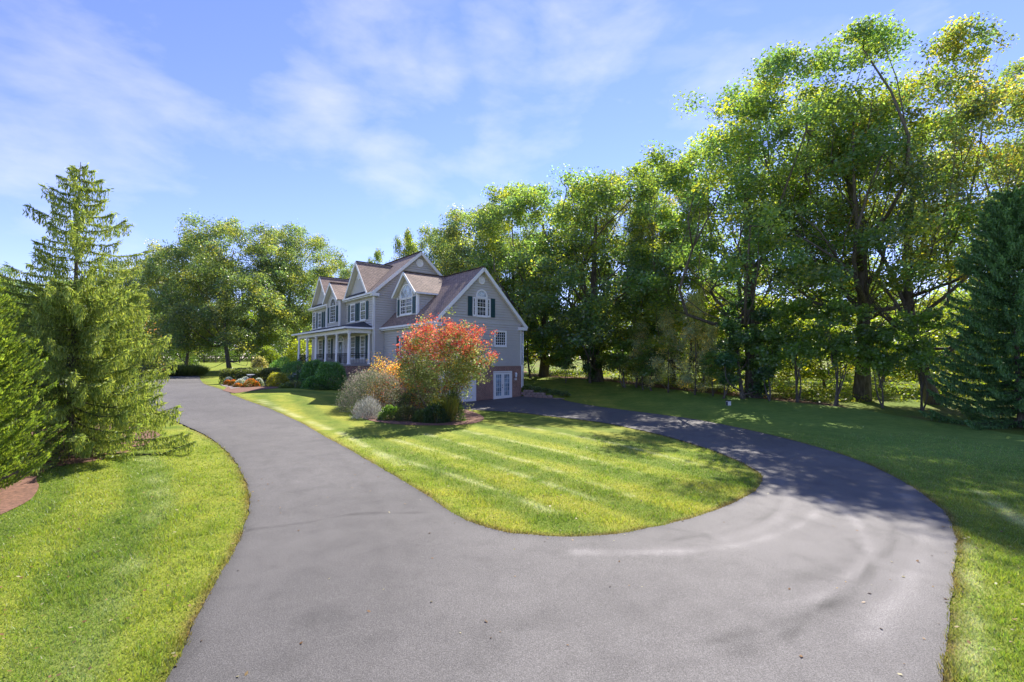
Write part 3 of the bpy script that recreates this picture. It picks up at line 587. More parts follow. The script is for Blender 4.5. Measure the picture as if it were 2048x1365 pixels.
# ------------------------------------------------------------------ conifers
def spruce(name, seed, H, R, nwh, perwh, pal, hang, start=.06, up=.0, dens=1.0, prof=.75, nl=.13, asp=.16, topf=2):
    r = np.random.default_rng(seed); mb = MB(); C = []; A = []; cols = []; T = []
    mb.tube([(0, 0, -.2), (.02, .03, H * .4), (-.03, .02, H * .75), (0, 0, H)], [R * .03 + .04, R * .02 + .03, .025, .008], 9)
    for w in range(nwh):
        f = start + (1 - start) * (w / nwh) ** .92; z = H * f; Lb = R * (1 - f) ** prof + .12; Lb *= 1 if f < topf else 1.05
        pw = perwh if f < topf else max(4, perwh // 3)
        for b in range(pw):
            an = w * 1.1 + b * 2 * math.pi / pw + r.uniform(-.35, .35); l = Lb * (r.uniform(.65, 1.12) if f < topf else r.uniform(.5, 1.35)); n = 9; t = np.linspace(0, 1, n)
            dr = -.28 * (1 - f) + up; zz = z + l * (dr * t + (.22 + .1 * r.random()) * t ** 3 - .05 * t) + r.uniform(-.08, .08)
            px_, py_ = math.cos(an), math.sin(an); pts = np.c_[px_ * l * t, py_ * l * t, zz]
            mb.tube(pts[::2], [max(.006, .028 * l / 3 * (1 - q / 5)) + .004 for q in range(5)], 4)
            m = int(l * 30 * dens) + 4; tt = r.uniform(.03, 1, m) ** .8; bp = np.c_[np.interp(tt, t, pts[:, 0]), np.interp(tt, t, pts[:, 1]), np.interp(tt, t, pts[:, 2])]
            sd_ = np.where(r.random(m) < .5, 1, -1) * r.uniform(.0, 1, m); side = np.c_[-py_ * sd_, px_ * sd_, np.zeros(m)]
            sl = (.12 + .4 * (1 - tt)) * min(1, l / 1.2) * r.uniform(.5, 1.2, m); tone = r.uniform(.65, 1.4, m)
            fw = np.array([px_, py_, .1 + up])
            for q in range(3):      # side shoots
                pos = bp + (side + fw * .6) * (sl * (q + .4) / 3)[:, None]; C.append(pos); A.append(side + fw * .8 + np.array([0, 0, -.25 + up * 1.5])); T.append(tone)
            for q in range(hang):   # hanging branchlets
                bb = bp + (side * .7 + fw * .4) * sl[:, None] * r.random((m, 1)); dz = (q + .3) * nl * .75; C.append(bb + np.c_[r.normal(0, .015, (m, 2)), -np.full(m, dz)]); A.append(np.c_[r.normal(0, .22, (m, 2)), -np.ones(m)]); T.append(tone * .95)
            tip = pts[-1] + r.normal(0, .04, (6, 3)); C.append(tip); A.append(np.tile(fw + [0, 0, .35], (6, 1)) + r.normal(0, .3, (6, 3))); T.append(np.full(6, 1.3))
    C = np.vstack(C); A = np.vstack(A); T = np.concatenate(T); col = palette(len(C), pal, r, .2) * T[:, None]
    A = A + r.normal(0, .18, A.shape)
    cm = foliage(name, C + r.normal(0, .02, C.shape), nl * 1.5, col, M['needle'], A, asp, r=r)
    tm = mb.mesh(name + '_trunk', M['bark']); return tm, cm, H
SPR = [(.24, .31, .09), (.17, .25, .09), (.32, .36, .12)]
m = spruce('spruce', 91, 9.6, 3.3, 29, 11, SPR, 5, .04, .02, 1.2, .8, .095, .2, topf=.58)
x, y = G(138, 912)
plant(m, (x, y, h1(x, y)), (HT(318, y) - h1(x, y)) / 9.6, .3, 'tall drooping spruce with a thin see-through top at the left', 'tree', None, 'spruce_tree', 1.0, ('trunk', 'crown'))
m = spruce('yew', 93, 5, 2.0, 34, 15, [(.17, .25, .045), (.13, .21, .05), (.23, .29, .06)], 1, .02, .45, 2.0, .55, .06, .3)
for px, Y, ty, lb, w in [(-95, 10.0, 555, 'dense bright green conifer nearest the camera at the left edge', .85), (-190, 13.5, 540, 'dense green conifer mostly cut off by the left edge', 1.2)]:
    x, y, z = AT(px, Y); plant(m, (x, y, z), (HT(ty, Y) - z) / 5, px * .1, lb, 'tree', 'dense conifers at the left edge', 'conifer_tree', w, ('trunk', 'crown'))
m = spruce('cedar', 95, 10, 3.2, 30, 12, [(.10, .21, .10), (.13, .25, .10), (.17, .30, .12)], 2, .03, .12, 1.5, .55, .11, .28)
for px, Y, ty, lb, w in [(2035, 20.5, 372, 'dark blue-green feathery conifer at the right edge', .92), (2230, 21.5, 330, 'dark feathery conifer cut off by the right edge', 1.1)]:
    x, y, z = AT(px, Y); plant(m, (x, y, z), (HT(ty, Y) - z) / 10, px * .1, lb, 'tree', 'dark conifers at the right edge', 'conifer_tree', w, ('trunk', 'crown'))

# ------------------------------------------------------------------ shrubs
def mound(seed, rx, ry, h, n, leaf, pal, tips=None, fuzz=.06, dirup=0, aspect=.5, mat='leaf'):
    """dense rounded shrub: foliage shell + inner leaves"""
    r = np.random.default_rng(seed); u = r.normal(size=(n, 3)); u /= np.linalg.norm(u, axis=1, keepdims=True); u[:, 2] = np.abs(u[:, 2]) * 1.0 - .12
    rad = 1 - np.abs(r.normal(0, .11, (n, 1))) + .05 * np.sin(u[:, :1] * 7 + seed) + .05 * np.sin(u[:, 1:2] * 9 + u[:, 2:] * 6)
    C = u * rad * np.array([rx, ry, h]) + r.normal(0, fuzz, (n, 3)); C[:, 2] = np.maximum(C[:, 2], .03)
    col = palette(n, pal, r) * (.7 + .6 * r.random((n, 1)))
    if tips is not None:
        k = (rad[:, 0] > .93) & (r.random(n) < tips[1]) & (u[:, 2] > tips[2]); col[k] = np.array(tips[0])[r.integers(0, len(tips[0]), k.sum())] * r.uniform(.8, 1.2, (k.sum(), 1))
    return foliage('shrub_leaves', C, leaf, col, M[mat], u * .8 + np.array([0, 0, dirup]) + r.normal(0, .5, (n, 3)), aspect, r=r)
def stems(seed, R, H, n, mat, r0=.03, base=.15, vase=1.0):
    r = np.random.default_rng(seed); mb = MB()
    for i in range(n):
        a = r.uniform(0, 6.28); b = r.uniform(0, base); e = R * r.uniform(.2, .85) * vase
        p = bend((b * math.cos(a), b * math.sin(a), -.05), (e * math.cos(a), e * math.sin(a), H * r.uniform(.6, .95)), r, .05, 6); mb.tube(p, [r0, r0 * .85, r0 * .7, r0 * .5, r0 * .35, r0 * .15], 5)
    return mb.mesh('stems', mat)
def shrub(px, Y, wpx, hpx, seed, pal, label, name='shrub', group=None, leaf=.1, n=7000, cat='shrub', zoff=0, ry=None, **kw):
    x, y, z = AT(px, Y); rx = wpx / F * Y / 2; h = hpx / F * Y; e = empty(name, (x, y, z + zoff)); tag(e, label, cat, group)
    link(bpy.data.objects.new('foliage', mound(seed, rx, ry or rx * .85, h, n, leaf, pal, **kw)), e); link(bpy.data.objects.new('stem', stems(seed, rx * .7, h * .75, 7, M['twig'], .025)), e); return e
# red-flowering shrub, vase shaped, on many thin stems
r = np.random.default_rng(101); H, R = 5.3, 2.55
ncl = 900; f = r.random(ncl) ** .75; a_ = r.uniform(0, 6.283, ncl); env = .35 + 2.05 * np.minimum(1, (f + .12) ** .75 * 1.15) * np.sqrt(np.clip(1 - ((f - .35) / .72).clip(0) ** 3, .05, 1))
rr_ = env * (1 - .55 * r.random(ncl) ** 1.7) * (1 + .16 * np.sin(a_ * 3 + 1) * f + .1 * np.sin(a_ * 7) + .12 * r.normal(size=ncl)); top = 4.9 * (1 - .13 * (rr_ / 2.4) ** 2) + .3 * np.sin(a_ * 5) + .25 * r.normal(size=ncl)
cen = np.c_[rr_ * np.cos(a_), rr_ * np.sin(a_), .55 + (top - .55) * f]; kf = (f > .3) | (r.random(ncl) < .35); cen = cen[kf]; f = f[kf]; rr_ = rr_[kf]; ncl = len(cen); cen = cen + r.normal(0, .12, cen.shape); per = 33; cid = np.repeat(np.arange(ncl), per)
P = cen[cid] + r.normal(0, .5, (len(cid), 3)) * np.array([.27, .27, .25])
col = palette(len(P), [(.26, .34, .07), (.36, .4, .1), (.2, .28, .07), (.46, .46, .22)], r) * (.6 + .6 * r.random(ncl))[cid][:, None] * 1.1
hz = f + .18 * (rr_ / 2.4) + .10 * r.normal(size=ncl); redc = hz > .95; redc |= (r.random(ncl) < .07) & (rr_ > 1.4)
ck = redc[cid] & (r.random(len(P)) < .85)
col[ck] = np.array([(.8, .14, .10), (.85, .26, .15), (.82, .36, .12), (.68, .09, .08)])[r.integers(0, 4, ck.sum())] * r.uniform(.7, 1.2, (ck.sum(), 1))
yo = (~ck) & (r.random(ncl) < .2)[cid]; col[yo] = np.array([.42, .32, .05]) * r.uniform(.6, 1.3, (yo.sum(), 1))
x, y, z = AT(888, 24.6)
e = empty('flowering_shrub', (x, y, z)); tag(e, 'tall red-flowering shrub on many thin stems before the gable wall', 'shrub')
link(bpy.data.objects.new('foliage', foliage('crape_leaves', P, .115, col, M['petal'], aspect=.6, r=r)), e)
mb = MB()
for i in range(34):
    a = r.uniform(0, 6.28); b = r.uniform(.1, .55); c = cen[r.integers(0, ncl)]; mb.tube(bend((b * math.cos(a), b * math.sin(a), -.05), c, r, .05, 6), [.032, .028, .022, .017, .011, .004], 5)
for i in range(60):
    c = cen[r.integers(0, ncl)]; d_ = cen[r.integers(0, ncl)]
    if np.linalg.norm(c - d_) < 2: mb.tube(bend(c, d_, r, .1, 4), [.012, .01, .007, .003], 4)
mb.build('stem', M['twig'], e)
# sprays of red flower rising above the top
ORG = [(.38, .22, .09), (.30, .26, .08), (.40, .17, .08), (.2, .22, .06)]
shrub(800, 29.2, 120, 98, 103, ORG, 'orange and yellow leaved shrub left behind the red-flowering shrub', 'autumn_shrub', leaf=.11, n=11000, fuzz=.16, tips=([(.6, .1, .05), (.6, .4, .12)], .3, 0))
shrub(762, 29.5, 60, 112, 104, ORG, 'thin apricot shrub tip standing before the grey siding', 'autumn_shrub', leaf=.10, n=2200, fuzz=.2)
shrub(748, 27.6, 140, 86, 105, [(.2, .25, .12), (.15, .2, .09), (.28, .29, .18)], 'wide pale cream-tipped shrub left of the red-flowering shrub', 'willow_shrub', mat='petal', leaf=.085, n=26000, fuzz=.17, dirup=.9, aspect=.28, tips=([(.48, .40, .35), (.5, .35, .32), (.34, .33, .24)], .55, .0))
shrub(738, 24.6, 54, 44, 107, [(.40, .41, .36), (.28, .31, .26), (.46, .43, .40)], 'silvery feathery clump at the left corner of the shrub bed', 'silver_shrub', mat='petal', leaf=.16, n=3600, fuzz=.11, dirup=1.8, aspect=.09)
LOW = 'low plants in the shrub bed'
for i, (px, Y, w, h, pal, lb) in enumerate([(782,24.2,46,30,[(.05,.11,.025),(.07,.14,.03)],'low green plant next to the silvery clump'),(815,24,50,34,[(.07,.10,.04),(.11,.12,.05)],'low dull green plant second from the silvery clump'),(848,23.6,44,28,[(.09,.14,.04),(.06,.10,.03)],'low light green plant before the stems of the red shrub'),
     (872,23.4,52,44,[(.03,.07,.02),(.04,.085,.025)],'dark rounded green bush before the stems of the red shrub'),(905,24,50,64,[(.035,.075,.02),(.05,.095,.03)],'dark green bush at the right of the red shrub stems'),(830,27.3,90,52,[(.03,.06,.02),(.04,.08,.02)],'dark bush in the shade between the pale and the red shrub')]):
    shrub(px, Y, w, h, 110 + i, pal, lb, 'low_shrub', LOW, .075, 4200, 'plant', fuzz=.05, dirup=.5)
# upright yellow-green grass blades in the red shrub base
r = np.random.default_rng(120); n = 700; b = r.uniform(-.55, .55, (n, 2)); a = np.c_[b * .5 + r.normal(0, .1, (n, 2)), np.ones(n)]
x, y, z = AT(893, 23.9); e = empty('ornamental_grass', (x, y, z)); tag(e, 'yellow-green upright blades at the foot of the red shrub', 'ornamental grass')
link(bpy.data.objects.new('foliage', foliage('tall_blades', np.c_[b, np.full(n, .62)] + r.normal(0, .06, (n, 3)), 1.25, palette(n, [(.25, .24, .05), (.16, .2, .04)], r), M['leaf'], a, .025, r=r)), e)
# clipped evergreens in front of the porch
EV = [(.06, .16, .055), (.08, .19, .06), (.11, .23, .07)]
CG = 'rounded evergreens in front of the porch'
for i, (px, Y, w, h, lb) in enumerate([(662,34.6,72,62,'largest rounded evergreen, before the corner of the porch'),(628,36.5,56,58,'rounded evergreen just left of the largest one'),(590,42,70,46,'dark rounded evergreen by the porch steps'),(566,47,60,50,'rounded evergreen beyond the porch steps'),(625,34,40,26,'low blue-green bush at the foot of the largest evergreen')]):
    shrub(px, Y, w, h, 130 + i, EV, lb, 'evergreen_bush', CG, .1, 15000 if i < 2 else 8000, 'bush', fuzz=.035, aspect=.5)
shrub(537, 57, 60, 62, 140, [(.12, .17, .03), (.09, .14, .03)], 'bright green bush far beyond the porch end', 'bush', None, .2, 7000, 'bush', fuzz=.12)
shrub(605, 56, 90, 78, 141, [(.22, .26, .03), (.15, .21, .03)], 'yellow-green bush seen between the porch columns', 'bush', None, .2, 9000, 'bush', fuzz=.15)
shrub(520, 52, 34, 46, 142, [(.08, .11, .04), (.3, .28, .2)], 'white-flecked bush beyond the hedge', 'bush', None, .16, 4500, 'bush', fuzz=.12)
shrub(557, 35.5, 46, 30, 143, [(.3, .3, .04), (.22, .25, .04), (.1, .14, .03)], 'yellow variegated bush at the end of the hedge', 'variegated_bush', None, .09, 6500, 'bush', fuzz=.04)
# hedge
r = np.random.default_rng(150); n = 15000; p0, p1 = np.array(AT(452, 40)), np.array(AT(556, 39.5)); t = r.random(n); dv = (p1 - p0); nv = np.array([0, 1, 0])
th = r.uniform(0, math.pi, n); C = p0 + dv * t[:, None] + np.c_[np.zeros(n), np.cos(th) * .75, np.zeros(n)] + np.c_[np.zeros((n, 2)), np.sin(th) ** .5 * 1.25 * (1 - .06 * np.abs(r.normal(size=n)))] + r.normal(0, .05, (n, 3))
lo = r.random(n) < .4; C[lo, 2] = p0[2] + r.uniform(.03, 1.2, lo.sum()) + (C[lo, 2] - p0[2]) * 0; C[lo, 1] = (p0[1] + dv[1] * t[lo]) - .78 + r.normal(0, .05, lo.sum())
hd = link(bpy.data.objects.new('hedge', foliage('hedge', C, .1, palette(n, [(.07, .10, .025), (.05, .08, .022), (.11, .13, .035)], r), M['leaf'], r=r)))
tag(hd, 'long clipped hedge beside the far driveway', 'hedge')
# reeds beyond the drive
r = np.random.default_rng(151); RG = 'clumps of ornamental grass beyond the driveway'
for i, px in enumerate([270, 298, 322, 345, 366, 384]):
    x, y, z = AT(px, 53 + (i % 2)); n = 3200; b = r.uniform(-1, 1, (n, 2)) * [1.25, .8]; a = np.c_[b * .55 + r.normal(0, .22, (n, 2)), np.ones(n)]; hh_ = .75 * (1 - .3 * (b ** 2).sum(1) / 2)
    o = link(bpy.data.objects.new('ornamental_grass', foliage('reed_clump', np.c_[b + a[:, :2] * .25, hh_ * r.uniform(.5, 1.25, n)], .95, palette(n, [(.06, .10, .03), (.09, .13, .04), (.14, .16, .06)], r), M['leaf'], a, .035, r=r)))
    o.location = (x, y, z); tag(o, ['leftmost clump of tall grass, by the spruce branches', 'clump of tall grass second from the spruce', 'clump of tall grass third from the spruce', 'middle clump of tall grass at the bend of the drive', 'clump of tall grass second from the right end of the row', 'tall grass clump at the right end of the row'][i], 'ornamental grass', RG)
# flowers
FG = 'flower mounds in the bed by the driveway'
for i, (px, Y, w, h, c_, lb) in enumerate([(457,37.2,15,10,'o','small orange flower mound at the left end of the bed'),(457+2,38.6,18,14,'w','white flower mound behind the small orange one'),(469,36,20,12,'o','orange flower mound beside the brick walk'),(483,35.2,24,15,'w','white flower mound left of the bright orange flowers'),(493,37,22,16,'w','white flower mound at the back of the bed'),(503,34.8,26,16,'o','bright orange flower mound in the middle of the bed'),(519,35.4,18,16,'w','white flower mound at the right end of the bed'),(478,34.6,18,8,'o','low orange flower mound at the front edge of the bed'),(514,34.9,14,10,'o','yellowish orange flowers next to the right white mound')]):
    fc = [(.72, .22, .02), (.8, .3, .03)] if c_ == 'o' else [(.75, .78, .68), (.65, .7, .55)]
    x, y, z = AT(px, Y); rx = w / F * Y / 2; e = empty('flower_mound', (x, y, z)); tag(e, lb, 'flowers', FG)
    link(bpy.data.objects.new('foliage', mound(160 + i, rx, rx * .8, h / F * Y, 1500, .07, [(.06, .11, .025), (.1, .14, .03)], fuzz=.03)), e)
    rr = np.random.default_rng(170 + i); n = 420; u = rr.normal(size=(n, 3)); u /= np.linalg.norm(u, axis=1, keepdims=True); u[:, 2] = np.abs(u[:, 2])
    link(bpy.data.objects.new('blossom', foliage('blossoms', u * np.array([rx, rx * .8, h / F * Y]) * 1.03, .075, palette(n, fc, rr), M['petal'], aspect=.9, r=rr)), e)
# low perennials beside the walk and on top of the retaining wall
PG2 = 'low perennials before the porch'
for i, (px, Y, w, h, c_, lb) in enumerate([(590,34.6,40,14,(.12,.15,.05),'low sage-green plants right of the yellow bush'),(608,34.2,30,11,(.08,.12,.04),'low green plants at the foot of the evergreens'),(575,34.2,30,9,(.10,.15,.04),'low light green plants at the lawn edge before the yellow bush'),(642,33.6,34,10,(.05,.10,.03),'low green plants before the largest evergreen')]):
    shrub(px, Y, w, h, 180 + i, [c_, tuple(v * .75 for v in c_)], lb, 'perennial', PG2, .08, 1500, 'plant', fuzz=.05, dirup=.6)
WG = 'plants trailing over the retaining wall'
for i, (t, lb) in enumerate([(.35, 'yellowish plant on the retaining wall nearest the house'), (1.1, 'leafy plant on the middle of the retaining wall'), (1.9, 'broad leafy plant trailing over the retaining wall'), (2.7, 'green plant over the last blocks of the retaining wall'), (3.4, 'leafy plant past the low end of the retaining wall')]):
    q_ = RW0 + RWd * t + RWn * .55; e = empty('wall_plant', (q_[0], q_[1], h1(*q_))); tag(e, lb, 'plant', WG)
    link(bpy.data.objects.new('foliage', mound(190 + i, .48, .4, .38, 1100, .1, [(.09, .15, .05), (.07, .12, .05), (.16, .2, .07)], fuzz=.05)), e)
    link(bpy.data.objects.new('stem', stems(190 + i, .3, .3, 6, M['twig'], .01)), e)
# reddish blossom tree behind the spruce and shrubs under far trees
shrub(262, 46, 120, 150, 200, [(.07, .11, .03), (.11, .14, .035), (.05, .08, .03)], 'big shrub with pinkish blossoms behind the spruce', 'flowering_shrub', None, .2, 12000, 'shrub', fuzz=.25, tips=([(.35, .16, .14), (.28, .2, .1)], .12, .1))
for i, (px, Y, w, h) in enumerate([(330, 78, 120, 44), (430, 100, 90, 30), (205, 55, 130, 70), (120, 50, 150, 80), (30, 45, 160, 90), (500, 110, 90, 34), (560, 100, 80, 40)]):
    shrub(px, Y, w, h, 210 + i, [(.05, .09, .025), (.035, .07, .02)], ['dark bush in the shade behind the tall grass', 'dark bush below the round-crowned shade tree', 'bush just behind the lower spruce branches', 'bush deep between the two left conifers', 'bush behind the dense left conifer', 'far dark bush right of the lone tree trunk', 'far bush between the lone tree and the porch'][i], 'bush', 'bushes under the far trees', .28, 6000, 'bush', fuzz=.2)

# ------------------------------------------------------------------ house
HX, HY = -11.45, 38.6; TH = .698
house = empty('house', (HX, HY, 0), -(math.pi / 2 - TH)); tag(house, 'two-storey grey clapboard house with gables, porch and garage wing', 'house')
lx, ly = np.array([math.sin(TH), -math.cos(TH)]), np.array([math.cos(TH), math.sin(TH)])
def clap(mb, poly, T, course=.2, out_=.03):
    """courses of clapboard over a polygon given as (s, z); T maps (s, n, z) with n outward"""
    zs = [p[1] for p in poly]; lv = sorted(set(list(np.arange(min(zs), max(zs), course)) + zs)); lv = [z for i, z in enumerate(lv) if i == 0 or z - lv[i-1] > 1e-4]
    def xs(z):
        o = []
        for (s0, z0), (s1, z1) in zip(poly, poly[1:] + poly[:1]):
            if (z0 <= z < z1) or (z1 <= z < z0): o.append(s0 + (s1 - s0) * (z - z0) / (z1 - z0))
        return sorted(o)
    z00 = min(zs)
    for z0, z1 in zip(lv[:-1], lv[1:]):
        a, b = xs(z0 + 1e-5), xs(z1 - 1e-5)
        f0 = ((z0 - z00) % course) / course; f1 = f0 + (z1 - z0) / course
        o0, o1 = out_ * (1 - f0), out_ * max(0, 1 - f1)
        for k in range(0, min(len(a), len(b)) - 1, 2):
            g = .04 if (f0 < .02 and z1 - z0 > .08) else 0; q = g / (z1 - z0); c0, c1 = a[k] + (b[k] - a[k]) * q, a[k+1] + (b[k+1] - a[k+1]) * q
            if g: mb.poly([T(a[k], -.025, z0), T(a[k+1], -.025, z0), T(c1, -.025, z0 + g), T(c0, -.025, z0 + g)]); mb.poly([T(c0, -.025, z0 + g), T(c1, -.025, z0 + g), T(c1, o0, z0 + g), T(c0, o0, z0 + g)])
            mb.poly([T(c0, o0, z0 + g), T(c1, o0, z0 + g), T(b[k+1], o1, z1), T(b[k], o1, z1)]); mb.poly([T(b[k], o1, z1), T(b[k+1], o1, z1), T(b[k+1], -.025, z1), T(b[k], -.025, z1)])
def Fr(y0): return lambda s, n, z: Vector((s, y0 - n, z))          # wall facing local -y
def Rt(x0): return lambda s, n, z: Vector((x0 + n, s, z))          # wall facing local +x
def Lf(x0): return lambda s, n, z: Vector((x0 - n, s, z))
L_, D_, EZ, RZ = 15.9, 8.37, 8.7, 12.72
WW, WS, WD, WE, WRZ = 8.3, .93, 8.0, 5.8, 10.16
OH = .36
# walls -- solid cores with clapboard skin
mb = MB()
slope = (RZ - EZ) / (D_ / 2 + OH)
def under(y): return RZ - slope * abs(y - D_ / 2) - .12
core = [(0.03, .5), (D_ - .03, .5), (D_ - .03, under(D_)), (D_ / 2, RZ - .12), (.03, under(0))]
mb.prism([(-.03, y, z) for y, z in core], (-L_ + .06, 0, 0))
rt = [(0, 2.3), (D_, 2.3), (D_, under(D_) ), (D_ / 2, under(D_ / 2)), (0, under(0))]
clap(mb, rt, Rt(0)); clap(mb, rt, Lf(-L_))
clap(mb, [(-L_, 2.75), (0, 2.75), (0, under(0)), (-L_, under(0))], Fr(0)); clap(mb, [(-L_, 1.2), (0, 1.2), (0, under(0)), (-L_, under(0))], lambda s, n, z: Vector((s, D_ + n, z)))
# wing
def underw(y): return WRZ - abs(y - (WS + WD / 2)) - .12
ww = [(WS, -.4), (WS + WD, -.4), (WS + WD, underw(WS + WD)), (WS + WD / 2, underw(WS + WD / 2)), (WS, underw(WS))]
mb.prism([(.03, min(max(y, WS + .03), WS + WD - .03), z - .02) for y, z in ww], (WW - .06, 0, 0))
clap(mb, [(WS, 2.64)] + [(WS + WD, 2.64)] + ww[2:], Rt(WW)); clap(mb, [(.02, 2.0), (WW, 2.0), (WW, underw(WS)), (.02, underw(WS))], Fr(WS))
clap(mb, [(0.02, 2.0), (WW, 2.0), (WW, underw(WS + WD)), (.02, underw(WS + WD))], lambda s, n, z: Vector((s, WS + WD + n, z)))
# bay
BX0, BX1, BY = -9.75, -6.35, -.56; BPK = 10.5
bay = [(BX0, 2.75 + 3.3), (BX1, 6.05), (BX1, 8.62), ((BX0 + BX1) / 2, BPK - .15), (BX0, 8.62)]
mb.prism([(min(max(x, BX0 + .03), BX1 - .03), BY + .03, z) for x, z in bay], (0, .7, 0)); clap(mb, bay, Fr(BY))
clap(mb, [(BY, 6.05), (0, 6.05), (0, 8.62), (BY, 8.62)], Rt(BX1)); clap(mb, [(BY, 6.05), (0, 6.05), (0, 8.62), (BY, 8.62)], Lf(BX0))
# gables of the front
G1, G3, GW, GP = -3.1, -12.75, 2.6, 11.78
for gc in (G1, G3):
    tri = [(gc - GW + .45, 8.98), (gc + GW - .45, 8.98), (gc, GP - .42)]
    mb.prism([(x, .02, z) for x, z in tri], (0, 1.0, 0)); clap(mb, tri, Fr(0.0))
# dormer
DX0, DX1, DY, DE, DP = 1.42, 4.78, 1.43, 8.34, 10.16
dor = [(DX0, 6.4), (DX1, 6.4), (DX1, DE - .02), ((DX0 + DX1) / 2, DP - .14), (DX0, DE - .02)]
mb.prism([(min(max(x, DX0 + .03), DX1 - .03), DY + .03, z) for x, z in dor], (0, 2.6, 0)); clap(mb, dor, Fr(DY))
sidep = [(DY, 6.4), (DY + 1.9, 8.32), (DY, 8.32)]
clap(mb, [(DY, 6.4), (4.0, 6.4), (4.0, 8.32), (DY, 8.32)], Rt(DX1)); clap(mb, [(DY, 6.4), (4.0, 6.4), (4.0, 8.32), (DY, 8.32)], Lf(DX0))
mb.build('wall', M['siding'], house)
# brick base
def bq(mb, a, b, z0, z1, off):        # vertical brick quad with metre UVs
    a, b = Vector((*a, 0)), Vector((*b, 0)); l = (b - a).length; n = (b - a).cross(Vector((0, 0, 1))).normalized() * off; up = lambda p, z: Vector((p.x, p.y, z)) + n
    mb.poly([up(a, z0), up(b, z0), up(b, z1), up(a, z1)], [(0, z0), (l, z0), (l, z1), (0, z1)])
    mb.poly([up(a, z1), up(b, z1), Vector((b.x, b.y, z1)), Vector((a.x, a.y, z1))], [(0, 0), (l, 0), (l, .05), (0, .05)])
mb = MB(); bq(mb, (WW, WS), (WW, WS + WD), -.4, 2.62, .05); bq(mb, (0, WS), (WW, WS), -.4, 1.98, .05); bq(mb, (-L_, D_), (-L_, 0), .2, 2.3, .04); bq(mb, (0, 0), (0, WS), .2, 2.3, .04)
PX0, PX1, PY = -14.3, -.25, -2.05
bq(mb, (PX0, PY), (PX1, PY), .3, 2.62, .0); bq(mb, (PX1, PY), (PX1, 0), .3, 2.62, .0); bq(mb, (PX0, 0), (PX0, PY), .3, 2.62, .0)
mb.build('brick_wall', M['brick'], house)
# roofs
def roofpoly(mb, sf, pts, th=.07):
    P = [Vector(p) for p in pts]; n = (P[1] - P[0]).cross(P[2] - P[1]).normalized()
    if n.z < 0: P = P[::-1]; n = -n
    hx = Vector((0, 0, 1)).cross(n).normalized(); sy = n.cross(hx).normalized(); uv = [(p.dot(hx), p.dot(sy)) for p in P]
    mb.poly(P, uv)
    D = [p - n * th for p in P]
    for i in range(len(P)): j = (i + 1) % len(P); mb.poly([P[i], D[i], D[j], P[j]], [(0, 0), (0, .05), (.3, .05), (.3, 0)])
    E = [p - n * (th + .001) for p in P]; E2 = [p - n * (th + .035) for p in P]
    sf.poly(E); sf.poly(E2[::-1])
    for i in range(len(P)): j = (i + 1) % len(P); sf.poly([E[i], E2[i], E2[j], E[j]])
mb, sf = MB(), MB()
yr = D_ / 2
# main front slope leaves room for nothing: gables pass through it
roofpoly(mb, sf, [(-L_ - OH, -OH, EZ), (OH, -OH, EZ), (OH, yr, RZ), (-L_ - OH, yr, RZ)])
roofpoly(mb, sf, [(-L_ - OH, D_ + OH, EZ), (OH, D_ + OH, EZ), (OH, yr, RZ), (-L_ - OH, yr, RZ)])
for gc in (G1, G3):
    yi = -OH + (GP - EZ) / slope
    for s in (-1, 1): roofpoly(mb, sf, [(gc + s * GW, -OH - .03, EZ + .02), (gc, -OH - .03, GP), (gc, yi, GP)])
bc = (BX0 + BX1) / 2; yb = -OH + (BPK - EZ) / slope
for s in (-1, 1): roofpoly(mb, sf, [(bc + s * 2.0, BY - OH, EZ), (bc, BY - OH, BPK), (bc, yb, BPK), (bc + s * 2.0, -OH + .05, EZ)])
wr = WS + WD / 2
roofpoly(mb, sf, [(0.0, WS - OH, WE), (WW + OH, WS - OH, WE), (WW + OH, wr, WRZ), (0, wr, WRZ)]); roofpoly(mb, sf, [(0, WS + WD + OH, WE), (WW + OH, WS + WD + OH, WE), (WW + OH, wr, WRZ), (0, wr, WRZ)])
dc = (DX0 + DX1) / 2; dhw = (DX1 - DX0) / 2 + .3
yE = WS - OH + (DE - WE); yP = WS - OH + (DP - WE)
for s in (-1, 1): roofpoly(mb, sf, [(dc + s * dhw, DY - OH, DE), (dc, DY - OH, DP), (dc, yP, DP), (dc + s * dhw, yE, DE)])
mb.build('roof', M['shingle'], house)
# ridge caps
rc = MB()
for a, b in [((-L_ - OH, yr, RZ + .02), (OH, yr, RZ + .02)), ((0, wr, WRZ + .02), (WW + OH, wr, WRZ + .02)), ((G1, -OH, GP + .02), (G1, yi, GP + .02)), ((G3, -OH, GP + .02), (G3, yi, GP + .02)), ((bc, BY - OH, BPK + .02), (bc, yb, BPK + .02)), ((dc, DY - OH, DP + .02), (dc, yP, DP + .02))]: rc.beam(a, b, .22, .04)
rc.build('ridge_cap', M['shingle'], house)
# porch roof + pent strips under the front gables
mb = MB(); PE, PT = 5.78, 6.42; ex0, ex1, ey = PX0 - .4, PX1 + .35, PY - .35
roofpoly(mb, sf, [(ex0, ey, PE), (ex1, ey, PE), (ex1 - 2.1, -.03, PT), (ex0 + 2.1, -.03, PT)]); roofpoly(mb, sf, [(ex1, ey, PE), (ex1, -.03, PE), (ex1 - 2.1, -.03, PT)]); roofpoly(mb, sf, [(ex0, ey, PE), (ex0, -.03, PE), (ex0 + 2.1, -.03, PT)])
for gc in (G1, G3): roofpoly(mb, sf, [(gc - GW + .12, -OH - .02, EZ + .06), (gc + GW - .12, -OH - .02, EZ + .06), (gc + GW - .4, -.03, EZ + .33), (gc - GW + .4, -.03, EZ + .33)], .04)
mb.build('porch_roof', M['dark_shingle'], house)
sf.build('soffit', M['soffit'], house)
